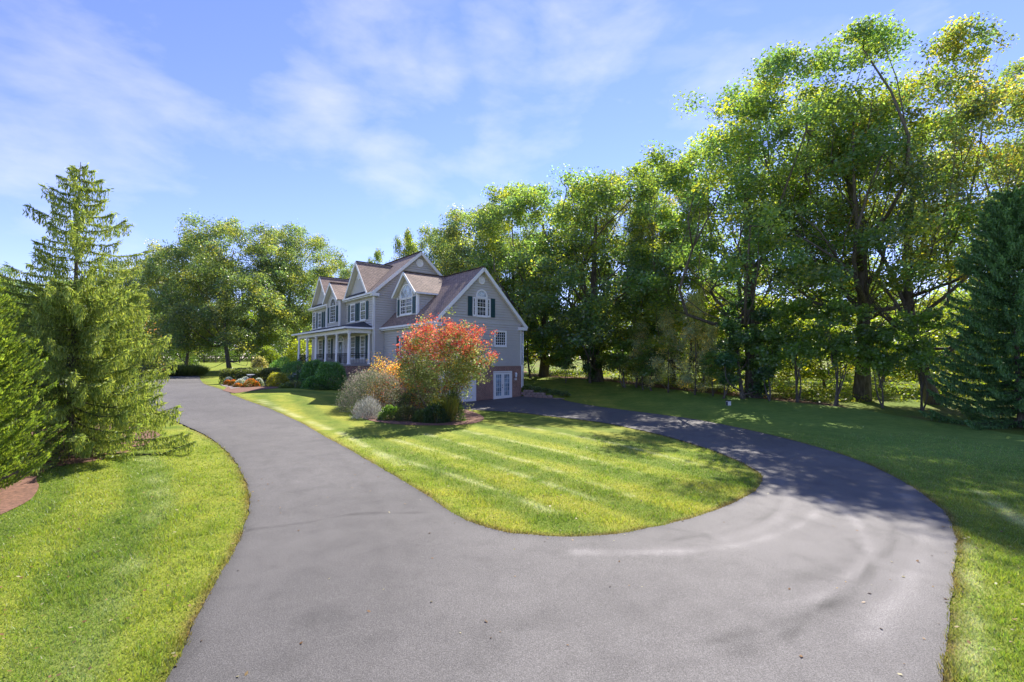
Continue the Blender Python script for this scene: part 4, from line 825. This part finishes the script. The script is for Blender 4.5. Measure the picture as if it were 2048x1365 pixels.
# trim: rakes, fascias, corner boards, frieze, returns
tr = MB()
def rake(a, b, w=.2): a, b = Vector(a), Vector(b); o = Vector((0, 0, -w / 2 - .03)); tr.beam(a + o, b + o, .04, w, (0, 0, 1))
for xx in (OH + .022, -L_ - OH - .022):
    rake((xx, -OH, EZ), (xx, yr, RZ), .24); rake((xx, D_ + OH, EZ), (xx, yr, RZ), .24)
rake((WW + OH + .022, WS - OH, WE), (WW + OH + .022, wr, WRZ), .24); rake((WW + OH + .022, WS + WD + OH, WE), (WW + OH + .022, wr, WRZ), .24)
for c_, hw, yy_, e_, p_ in ((G1, GW, -OH - .055, EZ + .02, GP), (G3, GW, -OH - .055, EZ + .02, GP), (bc, 2.0, BY - OH - .022, EZ, BPK), (dc, dhw, DY - OH - .022, DE, DP)):
    for s in (-1, 1): rake((c_ + s * hw, yy_, e_), (c_, yy_, p_), .2)
# gutters / fascia along the eaves
def gut(x0, x1, y, z): tr.box(x0, x1, y - .1, y + .02, z - .16, z - .01)
gut(G1 + GW - .1, OH, -OH, EZ); gut(bc + 2.0, G1 + GW, -OH, EZ + .0); gut(-L_ - OH, bc - 2.0, -OH, EZ); gut(0.02, WW + OH, WS - OH, WE)
gut(ex0, ex1, ey, PE); tr.box(ex1 - .02, ex1 + .1, ey - .1, -.05, PE - .15, PE - .01); tr.box(ex0 - .1, ex0 + .02, ey, -.05, PE - .15, PE - .01)
tr.box(DX1 + .28, DX1 + .36, DY - OH + .02, yE, DE - .14, DE - .02); tr.box(DX0 - .36, DX0 - .28, DY - OH + .02, yE, DE - .14, DE - .02)
# closed cornice returns
for x0, x1, y0, y1, z in ((OH - .34, OH + .03, -OH, .3, EZ), (WW + .01, WW + OH + .03, WS - OH, WS + .35, WE), (WW + .01, WW + OH + .03, WS + WD - .35, WS + WD + OH, WE), (.01, .3, D_ - .3, D_ + OH, EZ)):
    tr.box(x0, x1, y0 + .01, y1 - .01, z - .30, z - .05)
# eave soffit boxes under the front
tr.box(bc + 1.72, OH - .05, -OH + .02, 0, EZ - .26, EZ - .19); tr.box(-L_ - OH + .05, bc - 1.72, -OH + .02, 0, EZ - .26, EZ - .19); tr.box(.05, WW, WS - OH + .02, WS, WE - .26, WE - .19)
# corner boards
def cb(x, y, z0, z1, sx=1, sy=-1, w=.12): tr.box(min(x, x - sx * w) - (.0), max(x, x - sx * w), y - .035 if sy < 0 else y, y + .0 if sy < 0 else y + .035, z0, z1); tr.box(x - .0 if sx > 0 else x - .035, x + .035 if sx > 0 else x, min(y, y - sy * w) , max(y, y - sy * w), z0, z1)
cb(.03, -.03, 2.7, EZ - .25); cb(-L_ - .03, -.03, 2.7, EZ - .25, -1, -1); cb(WW + .03, WS + WD + .02, 2.6, WE - .2, 1, 1, .1); cb(WW + .03, WS - .02, 2.0, WE - .2)
cb(BX1 + .025, BY - .025, 6.1, EZ - .1); cb(BX0 - .025, BY - .025, 6.1, EZ - .1, -1, -1); cb(DX1 + .025, DY - .025, 6.5, DE - .1, 1, -1, .16); cb(DX0 - .025, DY - .025, 6.5, DE - .1, -1, -1)
tr.box(WW + .0, WW + .075, WS + WD - .02, WS + WD + .08, .9, 2.7)
tr.build('trim', M['white'], house)
# downspouts
for p_, nm in (((-.06, -.12, 0), 1), ((WW + .06, WS + WD + .14, 0), 2)):
    d_ = MB(); 
    if nm == 1: d_.tube([(.12, -.12, EZ - .2), (.1, -.1, EZ - .5), (.1, -.1, 2.8)], .045, 8)
    else: d_.tube([(WW + .12, WS + WD + .12, WE - .25), (WW + .12, WS + WD + .12, 1.0)], .05, 8)
    d_.build('downspout', M['white'], house, True)
# ---- windows
def bars(mb, T, s0, s1, z0, z1, nx_, nz_, n0, n1, w=.022):
    for i in range(1, nx_): s = s0 + (s1 - s0) * i / nx_; mb.prism([T(s - w/2, n0, z0), T(s + w/2, n0, z0), T(s + w/2, n0, z1), T(s - w/2, n0, z1)], T(0, n1, 0) - T(0, n0, 0))
    for i in range(1, nz_): z = z0 + (z1 - z0) * i / nz_; mb.prism([T(s0, n0, z - w/2), T(s1, n0, z - w/2), T(s1, n0, z + w/2), T(s0, n0, z + w/2)], T(0, n1 - .002, 0) - T(0, n0, 0))
def rect(T, s0, s1, z0, z1, n): return [T(s0, n, z0), T(s1, n, z0), T(s1, n, z1), T(s0, n, z1)]
def ringf(mb, T, s0, s1, z0, z1, w, n0, n1):
    off = T(0, n1, 0) - T(0, n0, 0)
    for a in ((s0 - w, s1 + w, z1, z1 + w), (s0 - w, s1 + w, z0 - w, z0), (s0 - w, s0, z0, z1), (s1, s1 + w, z0, z1)): mb.prism(rect(T, *a, n0), off)
def window(T, s0, s1, z0, z1, nx_, nz_, gm='glass', w=.09, sash=True, bw=.022):
    f = MB(); ringf(f, T, s0, s1, z0, z1, w, -.01, .075)
    o = f.build('window', M['white'], house)
    g_ = MB(); g_.prism(rect(T, s0, s1, z0, z1, .0), T(0, .026, 0) - T(0, 0, 0)); g_.build('pane', M[gm], o)
    b_ = MB(); bars(b_, T, s0, s1, z0, z1, nx_, nz_, .026, .045, bw)
    if sash: zm = (z0 + z1) / 2; b_.prism(rect(T, s0, s1, zm - .03, zm + .03, .026), T(0, .034, 0) - T(0, 0, 0))
    ringf(b_, T, s0 + .03, s1 - .03, z0 + .03, z1 - .03, .03, .026, .05)
    b_.build('muntin', M['white'], o)
    s_ = MB(); s_.prism(rect(T, s0 - w - .03, s1 + w + .03, z0 - w - .05, z0 - w, -.01), T(0, .11, 0) - T(0, 0, 0)); s_.build('sill', M['white'], o)
    return o
def archpts(sc, hw, zb, zs, n=16, rz=None): rz = rz or hw; return [(sc - hw, zb), (sc + hw, zb)] + [(sc + hw * math.cos(math.pi * i / n), zs + rz * math.sin(math.pi * i / n)) for i in range(n + 1)]
def archwin(T, sc, hw, zb, zs, nx_, nz_, gm='glass', fan='glass', w=.1, bw=.022, rz=None):
    f = MB(); O, I = archpts(sc, hw + w, zb - w, zs, rz=(rz or hw) + w), archpts(sc, hw, zb, zs, rz=rz); off = T(0, .075, 0) - T(0, -.01, 0)
    for i in range(len(O)):
        j = (i + 1) % len(O); f.prism([T(O[i][0], -.01, O[i][1]), T(O[j][0], -.01, O[j][1]), T(I[j][0], -.01, I[j][1]), T(I[i][0], -.01, I[i][1])], off)
    o = f.build('window', M['white'], house)
    if zs > zb + .05:
        g_ = MB(); g_.prism(rect(T, sc - hw, sc + hw, zb, zs, 0), T(0, .026, 0) - T(0, 0, 0)); g_.build('pane', M[gm], o)
    g_ = MB(); ap = archpts(sc, hw, zs, zs, rz=rz)[2:]; g_.prism([T(a, 0, b) for a, b in ap], T(0, .027, 0) - T(0, 0, 0)); g_.build('pane', M[fan], o)
    b_ = MB(); q = (rz or hw)
    if zs > zb + .05: bars(b_, T, sc - hw, sc + hw, zb, zs, nx_, nz_, .026, .045, bw); b_.prism(rect(T, sc - hw, sc + hw, zs - .03, zs + .03, .027), T(0, .03, 0) - T(0, 0, 0))
    for an in (45, 90, 135): c_, s_ = math.cos(math.radians(an)), math.sin(math.radians(an)); b_.beam(T(sc, .035, zs), T(sc + hw * c_, .035, zs + q * s_), .02, .02, T(0, 1, 0) - T(0, 0, 0))
    for k_ in range(8): a0, a1 = math.pi * k_ / 8, math.pi * (k_ + 1) / 8; b_.beam(T(sc + hw * .45 * math.cos(a0), .035, zs + q * .45 * math.sin(a0)), T(sc + hw * .45 * math.cos(a1), .035, zs + q * .45 * math.sin(a1)), .02, .02, T(0, 1, 0) - T(0, 0, 0))
    b_.build('muntin', M['white'], o); return o
def shutter(T, s0, s1, z0, z1):
    m = MB(); m.prism(rect(T, s0, s1, z0, z1, .02), T(0, .03, 0) - T(0, 0, 0))
    ringf(m, T, s0 + .05, s1 - .05, z0 + .05, z1 - .05, .05, .05, .065); zm = (z0 + z1) / 2; m.prism(rect(T, s0 + .05, s1 - .05, zm - .03, zm + .03, .05), T(0, .015, 0) - T(0, 0, 0))
    k = int((z1 - z0 - .16) / .07)
    for i in range(k):
        z = z0 + .08 + i * (z1 - z0 - .16) / k
        if abs(z + .02 - zm) > .05: m.prism(rect(T, s0 + .05, s1 - .05, z, z + .03, .05), T(0, .009, 0) - T(0, 0, 0))
    m.build('shutter', M['shutter'], house)
def circle(T, sc, zc, r_):
    m = MB(); n = 20
    for i in range(n):
        a0, a1 = 2*math.pi*i/n, 2*math.pi*(i+1)/n
        m.prism([T(sc + r_*math.cos(a0), .0, zc + r_*math.sin(a0)), T(sc + r_*math.cos(a1), 0, zc + r_*math.sin(a1)), T(sc + r_*.72*math.cos(a1), 0, zc + r_*.72*math.sin(a1)), T(sc + r_*.72*math.cos(a0), 0, zc + r_*.72*math.sin(a0))], T(0, .075, 0) - T(0, 0, 0))
    m.prism([T(sc + r_*.15*math.cos(2*math.pi*i/8), 0, zc + r_*.15*math.sin(2*math.pi*i/8)) for i in range(8)], T(0, .06, 0) - T(0, 0, 0))
    for i in range(4): a = math.pi * i / 4 + .39; m.beam(T(sc - r_*.75*math.cos(a), .045, zc - r_*.75*math.sin(a)), T(sc + r_*.75*math.cos(a), .045, zc + r_*.75*math.sin(a)), .025, .02, T(0, 1, 0) - T(0, 0, 0))
    m.prism([T(sc + r_*.73*math.cos(2*math.pi*i/n), 0, zc + r_*.73*math.sin(2*math.pi*i/n)) for i in range(n)], T(0, .03, 0) - T(0, 0, 0))
    m.build('gable_vent', M['white'], house)
F0 = Fr(-.02 + .02)
for s0, s1 in ((-4.95, -4.0), (-2.68, -1.66)):
    window(F0, s0, s1, 6.62, 8.08, 3, 4)
for s0, s1 in ((-5.5, -5.1), (-3.86, -3.42), (-3.3, -2.8), (-1.5, -1.06)): shutter(F0, s0, s1, 6.58, 8.12)
window(F0, -14.0, -13.05, 6.56, 8.05, 3, 4); window(F0, -11.6, -11.15, 6.56, 8.05, 2, 4)
for s0, s1 in ((-14.6, -14.15), (-12.9, -12.45), (-12.2, -11.75), (-11.0, -10.6)): shutter(F0, s0, s1, 6.52, 8.1)
archwin(F0, -15.35, .42, 6.5, 7.85, 2, 5); 
TB = Fr(BY); archwin(TB, -8.02, .72, 6.75, 8.25, 3, 5); shutter(TB, -9.35, -8.9, 6.7, 8.2); shutter(TB, -7.12, -6.66, 6.7, 8.2)
TD = Fr(DY); dm = 3.0
archwin(TD, dm, 1.0, 8.12, 8.14, 2, 2, fan='glass_fan', rz=.95)
window(TD, dm - .96, dm - .03, 6.8, 7.98, 3, 4); window(TD, dm + .03, dm + .96, 6.8, 7.98, 3, 4)
shutter(TD, 1.5, 1.92, 6.75, 8.05); shutter(TD, 4.08, 4.52, 6.75, 8.05)
TG = Rt(WW)
window(TG, 4.53, 5.33, 6.48, 7.76, 3, 4); window(TG, 4.18, 4.34, 6.48, 7.76, 1, 4, w=.06, sash=False); window(TG, 5.52, 5.7, 6.48, 7.76, 1, 4, w=.06, sash=False)
archwin(TG, 4.95, .42, 7.93, 7.95, 2, 2, fan='glass_fan', rz=.42, w=.11)
shutter(TG, 3.68, 4.06, 6.4, 7.86); shutter(TG, 5.84, 6.22, 6.4, 7.86)
window(TG, 6.27, 7.27, 4.26, 5.3, 5, 5, w=.11, sash=False)
window(TG, 3.1, 4.1, 3.6, 5.0, 3, 4, w=.1)
circle(TG, 4.93, 9.16, .3); circle(Rt(0), 4.2, 11.72, .36); circle(F0, G1, 10.5, .3); circle(F0, G3, 10.5, .3)
FW = Fr(WS); window(FW, 3.0, 3.9, 3.4, 4.9, 3, 4); shutter(FW, 2.45, 2.88, 3.3, 5.0); shutter(FW, 4.02, 4.45, 3.3, 5.0)
# porch windows and door
for s0, s1 in ((-4.8, -3.85), (-2.6, -1.65), (-13.7, -12.6), (-10.9, -10.1)):
    window(F0, s0, s1, 3.3, 5.18, 3, 6)
for s0, s1 in ((-3.72, -3.3), (-3.15, -2.73), (-1.5, -1.12), (-12.4, -11.9), (-11.6, -11.1), (-9.95, -9.6)): shutter(F0, s0, s1, 3.25, 5.2)
archwin(F0, -7.38, .72, 4.92, 4.95, 2, 2, fan='glass_fan', rz=.4)
f = MB(); ringf(f, F0, -8.1, -6.66, 2.8, 4.84, .08, 0, .08); f.prism(rect(F0, -7.83, -7.77, 2.8, 4.84, 0), F0(0, .07, 0) - F0(0, 0, 0)); f.prism(rect(F0, -6.98, -6.92, 2.8, 4.84, 0), F0(0, .07, 0) - F0(0, 0, 0))
do = f.build('front_door', M['white'], house)
m = MB(); m.prism(rect(F0, -7.77, -6.98, 2.8, 4.84, 0), F0(0, .05, 0) - F0(0, 0, 0)); m.build('door_leaf', M['doorpaint'], do)
m = MB(); m.prism([F0(-7.375 + .2 * math.cos(2*math.pi*i/16), .05, 3.95 + .62 * math.sin(2*math.pi*i/16)) for i in range(16)], F0(0, .012, 0) - F0(0, 0, 0)); m.build('oval_pane', M['glass_fan'], do)
m = MB(); m.prism(rect(F0, -8.1, -7.83, 3.2, 4.8, 0), F0(0, .03, 0) - F0(0, 0, 0)); m.prism(rect(F0, -6.92, -6.66, 3.2, 4.8, 0), F0(0, .03, 0) - F0(0, 0, 0)); m.build('sidelight', M['glass_fan'], do)
m = MB(); m.lathe((-7.05, -.09, 3.8), [(.01, -.03), (.035, -.02), (.035, .02), (.01, .03)], 8); m.build('handle', M['black'], do)
# porch: floor, beam, columns, railings, steps
m = MB(); m.box(PX0 - .06, PX1 + .06, PY - .08, -.01, 2.63, 2.75); m.build('porch_floor', M['floor'], house)
m = MB(); m.box(PX0 + .02, PX1 - .02, PY + .05, PY + .3, 5.32, 5.64); m.box(PX1 - .28, PX1 - .03, PY + .301, -.03, 5.32, 5.64); m.box(PX0 + .03, PX0 + .28, PY + .301, -.03, 5.32, 5.64); m.build('porch_beam', M['white'], house)
m = MB(); m.box(PX0 + .3, PX1 - .3, PY + .32, -.03, 5.5, 5.55); m.build('porch_ceiling', M['soffit'], house)
cxs = [-.43 - 2.74 * i for i in range(6)]
cprof = [(.17, 0), (.17, .06), (.14, .1), (.135, .14), (.125, 1.2), (.105, 2.42), (.13, 2.46), (.15, 2.5), (.15, 2.56)]
colm = MB(); colm.lathe((0, 0, 0), cprof, 16); cm_ = colm.mesh('column', M['white'])
for p in cm_.polygons: p.use_smooth = len(p.vertices) == 4
for cx_ in cxs: o = link(bpy.data.objects.new('column', cm_), house); o.location = (cx_, PY + .18, 2.752)
o = link(bpy.data.objects.new('column', cm_), house); o.location = (-.43, -.2, 2.752); o.scale = (.8, .8, 1)
def rail(a, b, z):
    m = MB(); a, b = Vector((*a, z)), Vector((*b, z)); m.beam(a + Vector((0, 0, .9)), b + Vector((0, 0, .9)), .05, .04); m.beam(a + Vector((0, 0, .1)), b + Vector((0, 0, .1)), .035, .03); m.beam(a + Vector((0, 0, .72)), b + Vector((0, 0, .72)), .03, .025)
    n_ = max(2, int((b - a).length / .12))
    for i in range(n_ + 1): p = a.lerp(b, i / n_); m.beam(p + Vector((0, 0, .1)), p + Vector((0, 0, .885)), .018, .018, (0, 1, 0))
    m.build('railing', M['black'], house)
rail((-.43, PY + .32), (-.43, -.34), 2.75)
for i in (0, 1, 2, 4): rail((cxs[i] - .15, PY + .18), (cxs[i+1] + .15, PY + .18), 2.75)
for i in range(7):
    m = MB(); m.box(-10.9, -9.2, PY - .1 - .3 * (i + 1), PY - .09 - .3 * i, 1.0, 2.75 - .2 * (i + 1)); m.build('step', M['floor'], house)
for xs_ in (-10.95, -9.15):
    m = MB(); a, b = Vector((xs_, PY - .1, 3.6)), Vector((xs_, PY - 2.3, 2.1))
    m.beam(a, b, .05, .05); m.beam(a - Vector((0, 0, .25)), b - Vector((0, 0, .25)), .03, .03); m.beam(b, b - Vector((0, 0, .95)), .05, .05, (0, 1, 0)); m.beam(a, a - Vector((0, 0, .9)), .05, .05, (0, 1, 0)); m.build('handrail', M['black'], house)
m = MB()
for k_ in range(3): m.box(-8.75, -8.6, -.08, -.03, 3.6 + k_ * .28, 3.72 + k_ * .28)
m.build('house_number_plate', M['black'], house)
m = MB(); m.box(-6.35, -6.2, -.2, -.03, 4.2, 4.5); m.build('porch_lamp', M['white'], house)
# basement doors, garage doors, wall lamp
def leafdoor(s0, s1, z0, z1, nx_, nz_):
    o_ = MB(); ringf(o_, TG, s0 + .14, s1 - .14, z0 + .28, z1 - .14, .14, .05, .10); o_.prism(rect(TG, s0, s1, z0, z0 + .14, .05), TG(0, .05, 0) - TG(0, 0, 0)); o = o_.build('french_door', M['white'], house)
    g_ = MB(); g_.prism(rect(TG, s0 + .14, s1 - .14, z0 + .28, z1 - .14, .05), TG(0, .02, 0) - TG(0, 0, 0)); g_.build('pane', M['glass_light'], o)
    b_ = MB(); bars(b_, TG, s0 + .14, s1 - .14, z0 + .28, z1 - .14, nx_, nz_, .07, .085, .02); b_.build('muntin', M['white'], o); return o
leafdoor(6.16, 6.96, .06, 2.12, 3, 5); dd_ = leafdoor(6.98, 7.78, .06, 2.12, 3, 5)
m = MB(); m.lathe(TG(6.9, .14, .98), [(.01, -.03), (.035, -.02), (.035, .02), (.01, .03)], 8); m.lathe(TG(6.9, .14, 1.15), [(.01, -.03), (.03, -.02), (.03, .02), (.01, .03)], 8); m.build('handle', M['black'], dd_)
m = MB(); ringf(m, TG, 6.15, 7.79, .05, 2.14, .1, .04, .12); m.build('door_frame', M['white'], house)
for s0, s1 in ((1.3, 4.3),):
    m = MB(); m.prism(rect(TG, s0, s1, .02, 2.2, .05), TG(0, .03, 0) - TG(0, 0, 0)); ringf(m, TG, s0, s1, .02, 2.2, .1, .04, .12)
    for r_ in range(4):
        for c_ in range(6): a = s0 + .06 + c_ * (s1 - s0 - .06) / 6; z = .08 + r_ * .53; ringf(m, TG, a + .05, a + (s1 - s0) / 6 - .1, z + .05, z + .42, .03, .08, .095)
    m.build('garage_door', M['white'], house)
m = MB(); T_ = TG(8.25, .2, 1.85); m.lathe(T_, [(.02, -.12), (.08, -.08), (.09, .12), (.12, .14), (.03, .24), (.01, .3)], 10); m.beam(T_ + Vector((-.02, 0, .2)), T_ + Vector((-.14, 0, .25)), .03, .03); m.build('wall_lantern', M['white'], house)
m = MB(); m.box(*(sorted((WW + .05, WW + .2))), 8.2, 8.32, 1.5, 1.68); m.build('meter_box', M['white'], house)

# ------------------------------------------------------------------ retaining wall of single blocks
rw = empty('retaining_wall', (RW0[0], RW0[1], -.05), math.atan2(RWd[1], RWd[0])); tag(rw, 'low tan block retaining wall stepping down from the house corner', 'retaining wall')
r = random.Random(4); bm_ = []
for v in range(4):
    m = MB(); w, d_, h_ = .195, .14, .095; P_ = []
    for sx in (-1, 1):
        for sy in (-1, 1):
            for sz in (-1, 1): P_.append((sx * (w - r.uniform(0, .015)), sy * d_ + r.uniform(-.015, .015), sz * (h_ - .006)))
    x0, x1, x2, x3, x4, x5, x6, x7 = P_
    for f_ in ((0,1,3,2),(4,6,7,5),(0,4,5,1),(2,3,7,6),(1,5,7,3),(0,2,6,4)): m.poly([P_[i] for i in f_])
    # split front face bulges
    m.poly([P_[0], (0, -d_ - .035, -h_), P_[1]]); m.poly([P_[4], P_[5], (0, -d_ - .035, -h_)]); m.poly([P_[1], (0, -d_ - .035, -h_), (0, -d_ - .03, h_)]); m.poly([P_[5], (0, -d_ - .03, h_), (0, -d_ - .035, -h_)]); m.poly([P_[1], (0, -d_ - .03, h_), P_[5]])
    bm_.append(m.mesh('block', M['stone']))
for row in range(4):
    Lr = RWL * (1 - row * .24) ; x_ = .2 + (.2 if row % 2 else 0)
    while x_ < Lr + .1:
        o = link(bpy.data.objects.new('block', bm_[r.randrange(4)]), rw); o.location = (x_, r.uniform(-.012, .012), .1 + row * .19); o.rotation_euler = (0, 0, r.uniform(-.03, .03)); x_ += .4

# ------------------------------------------------------------------ small things
x, y = G(1457, 811); e = empty('utility_post', (x, y, h1(x, y)), .3); tag(e, 'small white utility box standing on the right lawn', 'utility box')
m = MB(); m.box(-.11, .11, -.09, .09, -.05, .26); m.build('body', M['white'], e)
m = MB(); m.box(-.13, .13, -.11, .11, .261, .30); m.lathe((0, 0, .3), [(.05, 0), (.05, .02), (.01, .03)], 10); m.build('cap', M['black'], e)
m = MB(); m.box(-.115, -.1105, -.07, .07, .0, .22); m.build('dark_side', M['black'], e)  # thin dark sheet over one side of the box
# bird bath in the flower bed
x, y, z = AT(503, 37.5); e = empty('bird_bath', (x, y, z)); tag(e, 'small pinkish stone bird bath behind the flowers', 'bird bath')
m = MB(); m.lathe((0, 0, 0), [(.16, 0), (.14, .05), (.06, .1), (.05, .6), (.09, .68)], 12); m.build('pedestal', M['stone'], e, True)
m = MB(); m.lathe((0, 0, .68), [(.09, 0), (.28, .08), (.32, .13), (.27, .12), (.1, .05)], 16); m.build('bowl', M['white'], e, True)
# far post and rail fence
fe = empty('paddock_fence', (0, 0, 0)); tag(fe, 'dark post-and-rail fence across the far lawn', 'fence')
pts = [AT(p, 96) for p in range(240, 640, 24)]
for i, p in enumerate(pts):
    m = MB(); m.box(p[0] - .08, p[0] + .08, p[1] - .08, p[1] + .08, p[2] - .2, p[2] + 1.45); m.build('post', M['bark'], fe)
    if i:
        for k_ in (.35, .8, 1.25): m = MB(); m.beam((pts[i-1][0], pts[i-1][1] - .1, pts[i-1][2] + k_), (p[0], p[1] - .1, p[2] + k_), .05, .14); m.build('rail', M['bark'], fe)
